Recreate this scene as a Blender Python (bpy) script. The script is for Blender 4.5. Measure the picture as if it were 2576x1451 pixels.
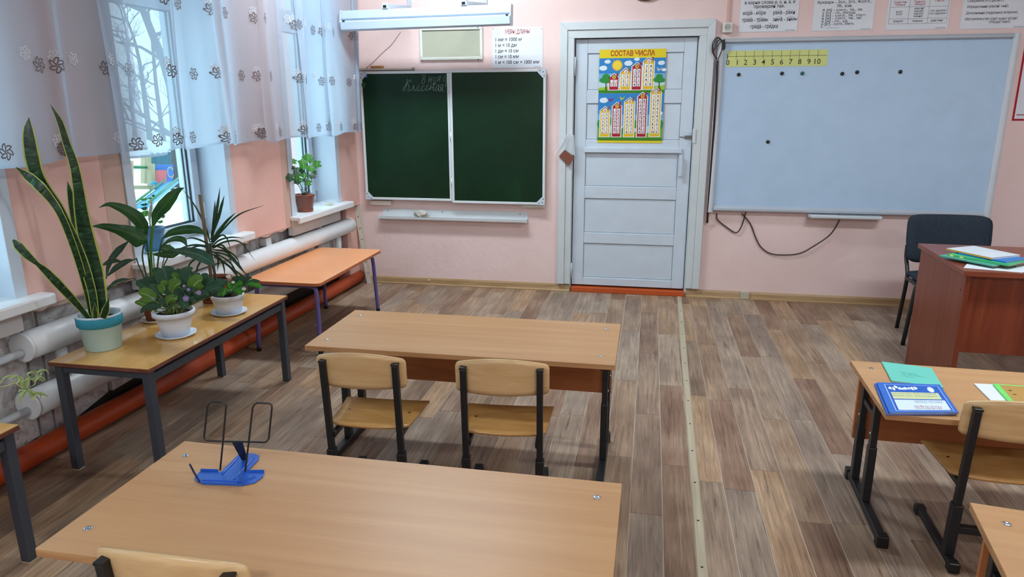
import bpy, math, random
from mathutils import Vector, Matrix

for _o in list(bpy.data.objects):
    bpy.data.objects.remove(_o)
scene = bpy.context.scene
col = scene.collection
rnd = random.Random(11)

# ------------------------------------------------------------------ camera
IMG_W, IMG_H, FPX = 2576, 1451, 1786.52
CAM = Vector((2.18119, -5.453444, 1.454492))
_yaw, _pitch, _roll = -0.189855, 0.256436, -0.002969
_fw = Vector((math.sin(_yaw) * math.cos(_pitch), math.cos(_yaw) * math.cos(_pitch), -math.sin(_pitch)))
_r0 = Vector((math.cos(_yaw), -math.sin(_yaw), 0))
_u0 = _r0.cross(_fw)
C_R = _r0 * math.cos(_roll) + _u0 * math.sin(_roll)
C_U = -_r0 * math.sin(_roll) + _u0 * math.cos(_roll)
C_F = _fw
cam_data = bpy.data.cameras.new('camera')
cam = bpy.data.objects.new('camera', cam_data)
col.objects.link(cam)
cam_data.sensor_width = 36.0
cam_data.lens = FPX / IMG_W * 36.0
cam_data.clip_start = 0.05
cam_data.clip_end = 300
_m = Matrix((C_R, C_U, -C_F)).transposed().to_4x4()
_m.translation = CAM
cam.matrix_world = _m
scene.camera = cam

# ------------------------------------------------------------------ world: even overcast sky
SKY = 1.5
world = bpy.data.worlds.new('overcast_sky')
scene.world = world
world.use_nodes = True
_bg = world.node_tree.nodes['Background']
_bg.inputs['Color'].default_value = (0.58, 0.83, 1.0, 1)
_bg.inputs['Strength'].default_value = SKY

# ------------------------------------------------------------------ exposure
scene.view_settings.view_transform = 'Standard'
scene.view_settings.look = 'None'
scene.view_settings.gamma = 1.0
scene.view_settings.use_curve_mapping = False
scene.view_settings.exposure = 1.06
cy = scene.cycles
cy.max_bounces, cy.diffuse_bounces, cy.glossy_bounces, cy.transmission_bounces, cy.transparent_max_bounces = 4, 3, 2, 4, 8
cy.adaptive_threshold = .08
cy.caustics_reflective = cy.caustics_refractive = False
LAMP_W = 24.0           # watts of each ceiling lamp
LAMP_COL = (0.80, 0.92, 1.0)

# ------------------------------------------------------------------ frames of reference
WK = 0.033                                  # the window wall is a touch out of square
_h = math.hypot(1, WK)
WN = Vector((1, -WK, 0)) / _h               # from the window wall into the room
WA = Vector((-WK, -1, 0)) / _h              # along the window wall, away from the front wall
WO = Vector((-0.13, 0, 0))


def LW(s, n, z):
    return WO + WA * s + WN * n + Vector((0, 0, z))


def _ray(px, py):
    return C_F * FPX + C_R * (px - IMG_W / 2) - C_U * (py - IMG_H / 2)


def at(px, py, y):
    d = _ray(px, py)
    return CAM + d * ((y - CAM.y) / d.y)


def atz(px, py, z):
    d = _ray(px, py)
    return CAM + d * ((z - CAM.z) / d.z)


def atn(px, py, n):
    d = _ray(px, py)
    return CAM + d * ((n - (CAM - WO).dot(WN)) / d.dot(WN))


def atp(px, py, y, lo=0.03):
    """a point at depth y, kept clear of the window wall"""
    p = at(px, py, y)
    if (p - WO).dot(WN) < lo:
        p = atn(px, py, lo)
    return p


# ------------------------------------------------------------------ materials
def srgb(c):
    c = c / 255.0
    return c / 12.92 if c <= 0.04045 else ((c + 0.055) / 1.055) ** 2.4


def rgb(r, g, b):
    return (srgb(r), srgb(g), srgb(b), 1.0)


MATS = {}


class NT:
    def __init__(self, name):
        self.m = bpy.data.materials.new(name)
        self.m.use_nodes = True
        self.t = self.m.node_tree
        self.t.nodes.clear()
        self.out = self.n('ShaderNodeOutputMaterial')

    def n(self, kind, **kw):
        nd = self.t.nodes.new(kind)
        for k, v in kw.items():
            if hasattr(nd, k) and not k[0].isupper():
                setattr(nd, k, v)
            else:
                nd.inputs[k.replace('_', ' ')].default_value = v
        return nd

    def l(self, a, ao, b, bi):
        self.t.links.new(a.outputs[ao], b.inputs[bi])

    def bsdf(self, color=(.8, .8, .8, 1), rough=.5, metal=0., spec=.5):
        b = self.n('ShaderNodeBsdfPrincipled')
        b.inputs['Base Color'].default_value = color
        b.inputs['Roughness'].default_value = rough
        b.inputs['Metallic'].default_value = metal
        b.inputs['Specular IOR Level'].default_value = spec
        self.l(b, 0, self.out, 0)
        return b

    def ramp(self, stops, interp='LINEAR'):
        r = self.n('ShaderNodeValToRGB')
        r.color_ramp.interpolation = interp
        e = r.color_ramp.elements
        while len(e) < len(stops):
            e.new(0.5)
        for i, (p_, c_) in enumerate(stops):
            e[i].position = p_
            e[i].color = tuple(c_)[:4]
        return r

    def coords(self, scale=(1, 1, 1), kind='Object'):
        tc = self.n('ShaderNodeTexCoord')
        mp = self.n('ShaderNodeMapping')
        mp.inputs['Scale'].default_value = scale
        self.l(tc, kind, mp, 0)
        return mp

    def noise(self, vec, scale=5., detail=4., rough=.5, dist=0.):
        nz = self.n('ShaderNodeTexNoise')
        nz.inputs['Scale'].default_value = scale
        nz.inputs['Detail'].default_value = detail
        nz.inputs['Roughness'].default_value = rough
        nz.inputs['Distortion'].default_value = dist
        if vec is not None:
            self.l(vec, 0, nz, 'Vector')
        return nz

    def bump(self, src, so, b, strength=.2, dist=.01):
        bp = self.n('ShaderNodeBump')
        bp.inputs['Strength'].default_value = strength
        bp.inputs['Distance'].default_value = dist
        self.l(src, so, bp, 'Height')
        self.l(bp, 0, b, 'Normal')
        return bp

    def mix(self, a, b, fac=None, fo=0, val=.5, blend='MIX'):
        mx = self.n('ShaderNodeMix')
        mx.data_type = 'RGBA'
        mx.blend_type = blend
        mx.inputs[0].default_value = val
        if fac is not None:
            self.l(fac, fo, mx, 0)
        for k, s in ((6, a), (7, b)):
            if len(s) == 4:
                mx.inputs[k].default_value = s
            else:
                self.l(s[0], s[1], mx, k)
        return mx


def plain(key, color, rough=.5, metal=0., spec=.5, bump=0., bscale=60.):
    """one colour with a faint uneven tone"""
    if key in MATS:
        return MATS[key]
    t = NT(key)
    b = t.bsdf(color, rough, metal, spec)
    mp = t.coords()
    nz = t.noise(mp, 9., 3.)
    d = tuple(max(0., x * .965) for x in color[:3]) + (1,)
    l_ = tuple(min(1., x * 1.025) for x in color[:3]) + (1,)
    r = t.ramp([(.3, d), (.7, l_)])
    t.l(nz, 0, r, 0)
    t.l(r, 0, b, 'Base Color')
    if bump:
        n2 = t.noise(mp, bscale, 3.)
        t.bump(n2, 0, b, bump, .004)
    MATS[key] = t.m
    return t.m


def ink(r, g, b, rough=.55):
    """flat printing ink"""
    key = 'ink_%d_%d_%d' % (r, g, b)
    if key not in MATS:
        t = NT(key)
        t.bsdf(rgb(r, g, b), rough, 0, .3)
        MATS[key] = t.m
    return MATS[key]


def wood(key, light, dark, grain=(1.5, 26, 26), rough=.4, spec=.4, amount=(.35, .7), rnd_tone=False, bump=.05, dist=1.2):
    if key in MATS:
        return MATS[key]
    t = NT(key)
    b = t.bsdf(light, rough, 0, spec)
    mp = t.coords(grain)
    if rnd_tone:
        oi = t.n('ShaderNodeObjectInfo')
        ad = t.n('ShaderNodeVectorMath', operation='ADD')
        t.l(mp, 0, ad, 0)
        sc = t.n('ShaderNodeVectorMath', operation='SCALE')
        cb = t.n('ShaderNodeCombineXYZ')
        for k in range(3):
            t.l(oi, 'Random', cb, k)
        t.l(cb, 0, sc, 0)
        sc.inputs['Scale'].default_value = 90.
        t.l(sc, 0, ad, 1)
        mp = ad
    nz = t.noise(mp, 1.0, 6., .6, dist)
    r = t.ramp([(amount[0], dark), (amount[1], light)])
    t.l(nz, 0, r, 0)
    t.l(r, 0, b, 'Base Color')
    if bump:
        t.bump(nz, 0, b, bump, .003)
    MATS[key] = t.m
    return t.m


# ------------------------------------------------------------------ mesh building
class G:
    def __init__(self):
        self.v, self.f, self.mi, self.sm, self.uv = [], [], [], [], []

    def add(self, verts, faces, mi=0, smooth=False, uvs=None):
        o = len(self.v)
        self.v += [Vector(x) for x in verts]
        self.uv += list(uvs) if uvs else [(0., 0.)] * len(verts)
        for f in faces:
            self.f.append(tuple(o + i for i in f))
            self.mi.append(mi)
            self.sm.append(smooth)
        return self

    def hexa(self, p, mi=0):
        """eight corners: bottom ring of four, then top ring of four"""
        return self.add(p, [(3, 2, 1, 0), (4, 5, 6, 7), (0, 1, 5, 4), (1, 2, 6, 5), (2, 3, 7, 6), (3, 0, 4, 7)], mi)

    def box(self, x0, x1, y0, y1, z0, z1, mi=0):
        return self.hexa([(x0, y0, z0), (x1, y0, z0), (x1, y1, z0), (x0, y1, z0),
                          (x0, y0, z1), (x1, y0, z1), (x1, y1, z1), (x0, y1, z1)], mi)

    def lbox(self, s0, s1, n0, n1, z0, z1, mi=0):
        """box in the window wall's own frame"""
        return self.hexa([LW(s1, n0, z0), LW(s1, n1, z0), LW(s0, n1, z0), LW(s0, n0, z0),
                          LW(s1, n0, z1), LW(s1, n1, z1), LW(s0, n1, z1), LW(s0, n0, z1)], mi)

    def bar(self, a, b, w, h, up=(0, 0, 1), mi=0):
        a, b = Vector(a), Vector(b)
        d = (b - a).normalized()
        u = Vector(up)
        s = d.cross(u)
        if s.length < 1e-5:
            s = d.cross(Vector((0, 1, 0)))
        s.normalize()
        u = s.cross(d).normalized()
        s, u = s * w / 2, u * h / 2
        q = [a - s - u, a + s - u, a + s + u, a - s + u, b - s - u, b + s - u, b + s + u, b - s + u]
        return self.add(q, [(0, 1, 2, 3), (7, 6, 5, 4), (4, 5, 1, 0), (5, 6, 2, 1), (6, 7, 3, 2), (7, 4, 0, 3)], mi)

    def tube(self, pts, r, seg=8, mi=0, closed=False, cap=True):
        pts = [Vector(p) for p in pts]
        n = len(pts)
        rs = r if isinstance(r, (list, tuple)) else [r] * n
        vs, fs = [], []
        prev = None
        for i, p in enumerate(pts):
            if closed:
                d = pts[(i + 1) % n] - pts[i - 1]
            else:
                d = pts[min(i + 1, n - 1)] - pts[max(i - 1, 0)]
            d.normalize()
            if prev is None:
                s = d.cross(Vector((0, 0, 1)))
                if s.length < 1e-3:
                    s = d.cross(Vector((0, 1, 0)))
            else:
                s = prev - d * prev.dot(d)
            s.normalize()
            prev = s
            t = d.cross(s)
            for k in range(seg):
                a = 2 * math.pi * k / seg
                vs.append(p + (s * math.cos(a) + t * math.sin(a)) * rs[i])
        for i in range(n if closed else n - 1):
            j = (i + 1) % n
            for k in range(seg):
                k2 = (k + 1) % seg
                fs.append((i * seg + k2, i * seg + k, j * seg + k, j * seg + k2))
        self.add(vs, fs, mi, True)
        if cap and not closed:
            o = len(self.v) - len(vs)
            self.f.append(tuple(o + k for k in range(seg)))
            self.f.append(tuple(o + (n - 1) * seg + seg - 1 - k for k in range(seg)))
            self.mi += [mi, mi]
            self.sm += [False, False]
        return self

    def lathe(self, prof, c=(0, 0, 0), seg=28, mi=0, sx=1., sy=1., wob=None, caps=True):
        c = Vector(c)
        vs, fs = [], []
        n = len(prof)
        for r, z in prof:
            for k in range(seg):
                a = 2 * math.pi * k / seg
                q = r * (wob(a, z) if wob else 1.)
                vs.append(c + Vector((q * math.cos(a) * sx, q * math.sin(a) * sy, z)))
        for i in range(n - 1):
            for k in range(seg):
                k2 = (k + 1) % seg
                fs.append((i * seg + k, i * seg + k2, (i + 1) * seg + k2, (i + 1) * seg + k))
        self.add(vs, fs, mi, True)
        o = len(self.v) - len(vs)
        if caps and prof[0][0] > 1e-6:
            self.f.append(tuple(o + seg - 1 - k for k in range(seg)))
            self.mi.append(mi)
            self.sm.append(False)
        if caps is True and prof[-1][0] > 1e-6:
            self.f.append(tuple(o + (n - 1) * seg + k for k in range(seg)))
            self.mi.append(mi)
            self.sm.append(False)
        return self

    def ball(self, c, r, seg=10, rings=6, mi=0, sc=(1, 1, 1)):
        prof = [(max(1e-7, r * math.sin(math.pi * i / rings)), -r * math.cos(math.pi * i / rings)) for i in range(rings + 1)]
        c = Vector(c)
        o = len(self.v)
        self.lathe(prof, (0, 0, 0), seg, mi)
        for i in range(o, len(self.v)):
            p = self.v[i]
            self.v[i] = c + Vector((p.x * sc[0], p.y * sc[1], p.z * sc[2]))
        return self

    def prism(self, pts, ext, mi=0, smooth=False):
        """flat outline (3-d points) pushed along ext"""
        pts = [Vector(p) for p in pts]
        e = Vector(ext)
        n = len(pts)
        fs = [tuple(range(n - 1, -1, -1)), tuple(range(n, 2 * n))]
        fs += [(i, (i + 1) % n, n + (i + 1) % n, n + i) for i in range(n)]
        return self.add(pts + [p + e for p in pts], fs, mi, smooth)

    def poly(self, pts, mi=0):
        return self.add(pts, [tuple(range(len(pts)))], mi)

    def ribbon(self, pts, hw, face=(0, -1, .3), fold=0., mi=0, cols=(-1, -.5, 0, .5, 1), wave=0.):
        """a leaf blade along pts; hw = half widths; face = the side turned to the viewer"""
        pts = [Vector(p) for p in pts]
        n = len(pts)
        vs, uv, fs = [], [], []
        ln = [0.]
        for i in range(1, n):
            ln.append(ln[-1] + (pts[i] - pts[i - 1]).length)
        fc = Vector(face).normalized()
        for i, p in enumerate(pts):
            d = (pts[min(i + 1, n - 1)] - pts[max(i - 1, 0)]).normalized()
            s = d.cross(fc)
            if s.length < 1e-4:
                s = Vector((1, 0, 0))
            s.normalize()
            nm = s.cross(d)
            for j, c in enumerate(cols):
                w = wave * hw[i] * math.sin(i * 2.1 + (c > 0) * 1.7) if abs(c) > .9 else 0.
                vs.append(p + s * (c * hw[i]) + nm * (fold * hw[i] * abs(c) + w))
                uv.append(((c + 1) / 2, ln[i]))
        k = len(cols)
        for i in range(n - 1):
            for j in range(k - 1):
                fs.append((i * k + j, i * k + j + 1, (i + 1) * k + j + 1, (i + 1) * k + j))
        return self.add(vs, fs, mi, True, uv)

    def text(self, body, org, xd, yd, size, width=None, align='LEFT', bold=0., shear=0., mi=0):
        vs, fs, w0 = text_mesh(body, bold)
        xd, yd, org = Vector(xd), Vector(yd), Vector(org)
        size = size / .72                       # size is the height of a capital
        kx = size
        if width:
            kx = width / max(w0, 1e-6)
        off = {'LEFT': 0., 'CENTER': -.5, 'RIGHT': -1.}[align] * w0 * kx
        q = [org + xd * (x * kx + off + shear * y * size) + yd * (y * size) for x, y in vs]
        return self.add(q, fs, mi)

    def build(self, name, mats, parent=None, bev=0., seg=2, world=False, origin=None, double=False):
        mats = mats if isinstance(mats, (list, tuple)) else [mats]
        vs = self.v
        loc = Vector((0, 0, 0))
        if parent is None:
            if origin is None:
                xs, ys, zs = [[p[i] for p in vs] for i in range(3)]
                origin = Vector(((min(xs) + max(xs)) / 2, (min(ys) + max(ys)) / 2, min(zs)))
            loc = Vector(origin)
            vs = [p - loc for p in vs]
        elif world:
            off = wloc(parent)
            vs = [p - off for p in vs]
        me = bpy.data.meshes.new(name)
        me.from_pydata([tuple(p) for p in vs], [], self.f)
        for m in mats:
            me.materials.append(m)
        me.polygons.foreach_set('material_index', self.mi)
        me.polygons.foreach_set('use_smooth', self.sm)
        if any(u != (0., 0.) for u in self.uv):
            ul = me.uv_layers.new(name='UVMap')
            for lp in me.loops:
                ul.data[lp.index].uv = self.uv[lp.vertex_index]
        me.update()
        o = bpy.data.objects.new(name, me)
        col.objects.link(o)
        o.location = loc
        o.parent = parent
        if bev:
            b = o.modifiers.new('bevel', 'BEVEL')
            b.width = bev
            b.segments = seg
            b.limit_method = 'ANGLE'
            b.angle_limit = math.radians(40)
        return o


_TEXT = {}


def text_mesh(body, bold=0.):
    key = (body, bold)
    if key not in _TEXT:
        cu = bpy.data.curves.new('lettering', 'FONT')
        cu.body = body
        cu.size = 1.0
        cu.resolution_u = 2
        cu.offset = bold
        ob = bpy.data.objects.new('lettering', cu)
        me = bpy.data.meshes.new_from_object(ob)
        vs = [(v.co.x, v.co.y) for v in me.vertices]
        fs = [tuple(p.vertices) for p in me.polygons]
        bpy.data.objects.remove(ob)
        bpy.data.curves.remove(cu)
        bpy.data.meshes.remove(me)
        w = max([x for x, _ in vs]) if vs else .3
        _TEXT[key] = (vs, fs, w)
    return _TEXT[key]


def wloc(o):
    p = Vector((0, 0, 0))
    while o is not None:
        p = p + Vector(o.location)
        o = o.parent
    return p


def tag(o, label, cat, group=None, kind=None):
    o['label'] = label
    o['category'] = cat
    if group:
        o['group'] = group
    if kind:
        o['kind'] = kind
    return o


def thing(name, label, cat, loc=(0, 0, 0), rz=0., group=None, kind=None):
    o = bpy.data.objects.new(name, None)
    o.empty_display_size = .05
    col.objects.link(o)
    o.location = loc
    o.rotation_euler = (0, 0, rz)
    return tag(o, label, cat, group, kind)


def copy_tree(o, parent=None):
    c = o.copy()
    col.objects.link(c)
    c.parent = parent
    for ch in [x for x in bpy.data.objects if x.parent is o]:
        copy_tree(ch, c)
    return c


def spline(pts, n=6):
    """Catmull-Rom through 3-d points"""
    P = [Vector(p) for p in pts]
    P = [P[0] * 2 - P[1]] + P + [P[-1] * 2 - P[-2]]
    out = []
    for i in range(1, len(P) - 2):
        a, b, c, d = P[i - 1], P[i], P[i + 1], P[i + 2]
        for k in range(n):
            t = k / n
            out.append(.5 * ((2 * b) + (c - a) * t + (2 * a - 5 * b + 4 * c - d) * t * t + (3 * b - a - 3 * c + d) * t ** 3))
    out.append(P[-2].copy())
    return out


def lerp_list(vals, m):
    out = []
    for i in range(m):
        t = i / (m - 1) * (len(vals) - 1)
        k = min(int(t), len(vals) - 2)
        out.append(vals[k] * (1 - (t - k)) + vals[k + 1] * (t - k))
    return out


# common materials
WHITE_PVC = plain('white_pvc', rgb(200, 212, 224), .3, 0, .5)
WHITE_PAINT = plain('white_gloss_paint', rgb(202, 215, 226), .35, 0, .5, .15, 25.)
BLACK_METAL = plain('black_powder_metal', rgb(26, 27, 30), .42, 0, .5)
GREY_METAL = plain('dark_grey_painted_metal', rgb(62, 66, 74), .5, 0, .4, .2, 90.)
STEEL = plain('screw_steel', rgb(190, 195, 200), .25, 1.)
PLASTIC_BLACK = plain('black_plastic', rgb(18, 18, 20), .4)
PAPER = plain('white_paper', rgb(224, 228, 234), .5, 0, .3)
BLACK_INK = ink(24, 26, 32)

# ================================================================== THE ROOM
def paint(key, color, dark, bump=.35, patch=None):
    t = NT(key)
    b = t.bsdf(color, .55, 0, .35)
    mp = t.coords()
    nz = t.noise(mp, 2.2, 5., .55)
    r = t.ramp([(.3, dark), (.62, color)])
    t.l(nz, 0, r, 0)
    src = (r, 0)
    if patch:
        n3 = t.noise(mp, 1.1, 4., .6, .6)
        r3 = t.ramp([(.56, (0, 0, 0, 1)), (.66, (1, 1, 1, 1))])
        t.l(n3, 0, r3, 0)
        mx = t.mix(src, patch, r3, 0)
        src = (mx, 2)
    t.l(src[0], src[1], b, 'Base Color')
    n2 = t.noise(mp, 11., 5., .6, .15)
    t.bump(n2, 0, b, bump * .6, .02)
    MATS[key] = t.m
    return t.m


PINK = paint('pale_pink_wall_paint', rgb(236, 210, 205), rgb(230, 202, 196))
SALMON = paint('salmon_wall_paint', rgb(232, 189, 178), rgb(222, 174, 163), .22)
CEIL = paint('white_ceiling_paint', rgb(232, 232, 228), rgb(225, 225, 220), .1)


def marbled():
    t = NT('marbled_grey_wallpaper')
    b = t.bsdf(rgb(180, 176, 174), .7, 0, .2)
    mp = t.coords()
    nz = t.noise(mp, 6., 8., .65, 2.2)
    r = t.ramp([(.30, rgb(150, 138, 136)), (.44, rgb(198, 192, 190)), (.58, rgb(224, 222, 220)), (.72, rgb(182, 174, 172))])
    t.l(nz, 0, r, 0)
    n2 = t.noise(mp, 17., 6., .7, 3.5)
    r2 = t.ramp([(.60, (0, 0, 0, 1)), (.66, (1, 1, 1, 1))])
    t.l(n2, 0, r2, 0)
    mx = t.mix((r, 0), rgb(140, 118, 114), r2, 0)
    t.l(mx, 2, b, 'Base Color')
    t.bump(nz, 0, b, .3, .02)
    MATS['marbled'] = t.m
    return t.m


MARBLE = marbled()
DARK_PLASTER = plain('dirty_shaded_plaster', rgb(74, 66, 62), .9, 0, .1, .6, 30.)  # dirt, plus shade of the hollow behind the boards put into the colour


# ---- floor: vinyl printed as planks, the planks in view built one by one
def plank_mat(mode):
    t = NT('vinyl_plank_' + mode)
    b = t.bsdf(rgb(140, 116, 100), .42, 0, .22)
    tc = t.n('ShaderNodeTexCoord')
    oi = t.n('ShaderNodeObjectInfo')
    mp = t.n('ShaderNodeMapping')
    mp.inputs['Scale'].default_value = (85, 3.6, 1)
    t.l(tc, 'Object', mp, 0)
    rv = t.n('ShaderNodeVectorMath', operation='SCALE')
    cb = t.n('ShaderNodeCombineXYZ')
    for k in range(3):
        t.l(oi, 'Random', cb, k)
    t.l(cb, 0, rv, 0)
    rv.inputs['Scale'].default_value = 133.
    ad = t.n('ShaderNodeVectorMath', operation='ADD')
    t.l(mp, 0, ad, 0)
    t.l(rv, 0, ad, 1)
    g1 = t.noise(ad, 1.0, 6., .68, .7)
    mp2 = t.n('ShaderNodeMapping')
    mp2.inputs['Scale'].default_value = (3.2, 1.6, 1)
    t.l(tc, 'Object', mp2, 0)
    ad2 = t.n('ShaderNodeVectorMath', operation='ADD')
    t.l(mp2, 0, ad2, 0)
    t.l(rv, 0, ad2, 1)
    g2 = t.noise(ad2, 1.6, 3., .5)
    tone = t.ramp([(.0, rgb(133, 105, 87)), (.11, rgb(153, 135, 121)), (.22, rgb(169, 137, 108)), (.33, rgb(142, 118, 102)), (.44, rgb(139, 108, 90)),
                   (.55, rgb(160, 139, 121)), (.66, rgb(125, 102, 86)), (.77, rgb(154, 127, 105)), (.88, rgb(146, 129, 116))], 'CONSTANT')
    t.l(oi, 'Random', tone, 0)
    patch = t.ramp([(.38, rgb(96, 76, 60)), (.5, rgb(150, 128, 106)), (.64, rgb(190, 168, 142))])
    t.l(g2, 0, patch, 0)
    m1 = t.mix((tone, 0), (patch, 0), None, val=.30)
    gr = t.ramp([(.28, (.24, .20, .17, 1)), (.40, (.76, .72, .69, 1)), (.55, (1.06, 1.03, 1.0, 1)), (.70, (1.45, 1.41, 1.36, 1))])
    t.l(g1, 0, gr, 0)
    m2 = t.mix((m1, 2), (gr, 0), None, val=.9, blend='MULTIPLY')
    t.l(m2, 2, b, 'Base Color')
    t.bump(g1, 0, b, .06, .002)
    MATS['plank' + mode] = t.m
    return t.m


def far_floor_mat():
    t = NT('vinyl_plank_print')
    b = t.bsdf(rgb(146, 122, 104), .42, 0, .45)
    tc = t.n('ShaderNodeTexCoord')
    mp = t.n('ShaderNodeMapping')
    mp.inputs['Rotation'].default_value = (0, 0, math.pi / 2)
    t.l(tc, 'Object', mp, 0)
    br = t.n('ShaderNodeTexBrick')
    br.inputs['Scale'].default_value = 1.
    br.inputs['Brick Width'].default_value = .87
    br.inputs['Row Height'].default_value = .1185
    br.inputs['Mortar Size'].default_value = .0015
    br.inputs['Color1'].default_value = rgb(128, 102, 86)
    br.inputs['Color2'].default_value = rgb(160, 140, 124)
    br.inputs['Mortar'].default_value = rgb(196, 184, 170)
    t.l(mp, 0, br, 'Vector')
    t.l(br, 0, b, 'Base Color')
    MATS['far_floor'] = t.m
    return t.m


PLANK = plank_mat('weathered')
SEAM = plain('vinyl_seam', rgb(216, 204, 190), .5)
floor = G().box(-.6, 5.7, -7.6, .15, -.12, -.003).build('floor', far_floor_mat(), origin=(0, 0, 0))
tag(floor, 'weathered brown and grey wood look vinyl plank floor', 'floor', kind='structure')
_seam = G().box(-.58, 4.72, -4.7, -.002, -.0028, -.0016).build('underlay', SEAM, floor, world=True)
PW, PL = .1185, .87
_pk = {}
_np = 0
_c0 = -5
for c in range(_c0, 40):
    x0 = 2.285 + (c - 20) * PW
    x1 = x0 + PW
    if x1 < -.35 or x0 > 4.68:
        continue
    pl = PL
    y = -.012 - rnd.uniform(.05, PL)
    y1 = -.012
    while y1 > -4.45:
        y0 = max(y, -4.7)
        L_, Wd = round(y1 - y0, 3), round(PW, 4)
        key = (L_, Wd)
        if key not in _pk:
            g = G().box(-Wd / 2 + .0012, Wd / 2 - .0012, -L_ / 2 + .0011, L_ / 2 - .0011, -.0016, 0)
            o = g.build('plank', PLANK, floor)
            _pk[key] = o
        else:
            o = _pk[key].copy()
            col.objects.link(o)
        o.location = ((x0 + x1) / 2, (y0 + y1) / 2, 0)
        o.rotation_euler = (0, 0, 0)
        _np += 1
        y1 = y0
        y = y0 - pl
strip = thing('trim_1', 'pale beige joint strip nailed along the floor towards the door', 'floor strip', (2.425, -2.5, 0), kind='structure')
STRIP = wood('beige_joint_strip', rgb(196, 184, 158), rgb(170, 156, 130), (60, 1.5, 20), .5)
_a, _b = Vector((2.452, -.03, 0)), Vector((2.388, -4.6, 0))
_g = G()
_g.hexa([_b + Vector((-.018, 0, .0002)), _b + Vector((.018, 0, .0002)), _a + Vector((.018, 0, .0002)), _a + Vector((-.018, 0, .0002)),
         _b + Vector((-.013, 0, .005)), _b + Vector((.013, 0, .005)), _a + Vector((.013, 0, .005)), _a + Vector((-.013, 0, .005))])
_g.build('strip_profile', STRIP, strip, world=True)
NAIL = plain('dark_nail', rgb(70, 62, 54), .5, .6)
_g0 = None
for k in range(17):
    f = (k + .5) / 17
    p = _a.lerp(_b, f)
    if _g0 is None:
        _g0 = G().lathe([(.0045, .0), (.0045, .0009), (.0025, .0016)], (0, 0, 0), 8).build('nail', NAIL, strip)
        o = _g0
    else:
        o = _g0.copy()
        col.objects.link(o)
    o.location = Vector((p.x, p.y, .005)) - strip.location

# ---- front wall with the doorway
DX0, DX1, DZ1 = 1.585, 2.505, 1.925
wf = G()
wf.box(-.75, DX0, 0, .22, -.1, 2.95).box(DX1, 5.85, 0, .22, -.1, 2.95).box(DX0, DX1, 0, .22, DZ1, 2.95)
wf = wf.build('wall_front', PINK, origin=(0, 0, 0))
tag(wf, 'pale pink painted wall behind the chalkboard and whiteboard', 'wall', kind='structure')
o = G().box(5.7, 5.85, -7.75, 0, -.1, 2.95).build('wall_right', PINK, origin=(5.7, -4, 0))
tag(o, 'pale pink side wall beyond the teacher desk', 'wall', kind='structure')
o = G().box(-.95, 5.85, -7.75, -7.6, -.1, 2.95).build('wall_back', PINK, origin=(2, -7.6, 0))
tag(o, 'pale pink wall behind the viewer', 'wall', kind='structure')
o = G().box(-.95, 5.85, -7.75, .22, 2.95, 3.05).build('ceiling', CEIL, origin=(2, -4, 2.95))
tag(o, 'white painted classroom ceiling', 'ceiling', kind='structure')
o = G().box(DX0 - .2, DX1 + .2, .22, .26, -.1, DZ1 + .1).build('wall_corridor', plain('corridor_dark', rgb(60, 56, 54), .8), origin=(2, .24, 0))
tag(o, 'dark corridor backing right behind the closed door', 'wall', kind='structure')

# ---- window wall
WINS = [(.39, 1.03), (1.755, 2.49), (3.19, 3.92), (4.62, 5.35), (6.05, 6.78)]
WZ0, WZ1 = .69, 2.36
TH = -.315
wl = G()
OPN = [(a - .045, b + .045) for (a, b) in WINS]
edges = [0.] + [x for w in OPN for x in w] + [7.62]
for k in range(0, len(edges), 2):
    wl.lbox(edges[k], edges[k + 1], TH, 0, .652, 2.95)
for (a, b) in OPN:
    wl.lbox(a, b, TH, 0, .652, WZ0).lbox(a, b, TH, 0, WZ1, 2.95)
wl.lbox(0, .2, TH, -.03, -.1, .652)
wl = wl.build('wall_left', SALMON, origin=WO)
tag(wl, 'salmon painted window wall with bare lower strip', 'wall', kind='structure')
_b = G().lbox(.2, 7.62, TH, -.125, -.1, .652).build('lower_backing', DARK_PLASTER, wl, world=True)
boards = [(.24, .60, .17, .16), (.635, .93, .15, .24), (.955, 1.50, .2, .11), (1.515, 2.20, .11, .15), (2.215, 2.70, .15, .12), (2.715, 3.02, .12, .05),
          (3.035, 3.10, .04, .04), (3.125, 3.75, .09, .05), (3.77, 4.4, .06, .06), (4.42, 5.3, .06, .06), (5.32, 6.2, .06, .06), (6.22, 7.6, .06, .06)]
for (s0, s1, za, zb) in boards:
    n0, n1 = -.124, -.075 - rnd.uniform(0, .02)
    g = G().hexa([LW(s1, n0, zb), LW(s1, n1, zb), LW(s0, n1, za), LW(s0, n0, za),
                  LW(s1, n0, .650), LW(s1, n1, .650), LW(s0, n1, .650), LW(s0, n0, .650)])
    g.build('wall_board', MARBLE, wl, bev=.003, world=True)
# broken plaster edge along the bottom of the painted part
CRUMB = plain('broken_plaster_edge', rgb(196, 170, 156), .9, 0, .1, .7, 30.)
for (s0, s1) in ((1.10, 1.66), (2.56, 3.12), (4.0, 4.55)):
    g = G()
    n = 14
    dd = [.004 + .016 * rnd.random() for _ in range(n + 1)]
    for k in range(n):
        a = s0 + (s1 - s0) * k / n
        b = s0 + (s1 - s0) * (k + 1) / n
        za, zb = .652 - dd[k], .652 - dd[k + 1]
        g.hexa([LW(b, -.06, zb), LW(b, -.002, zb), LW(a, -.002, za), LW(a, -.06, za), LW(b, -.06, .6525), LW(b, -.002, .6525), LW(a, -.002, .6525), LW(a, -.06, .6525)])
    g.build('plaster_edge', CRUMB, wl, world=True)
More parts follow.
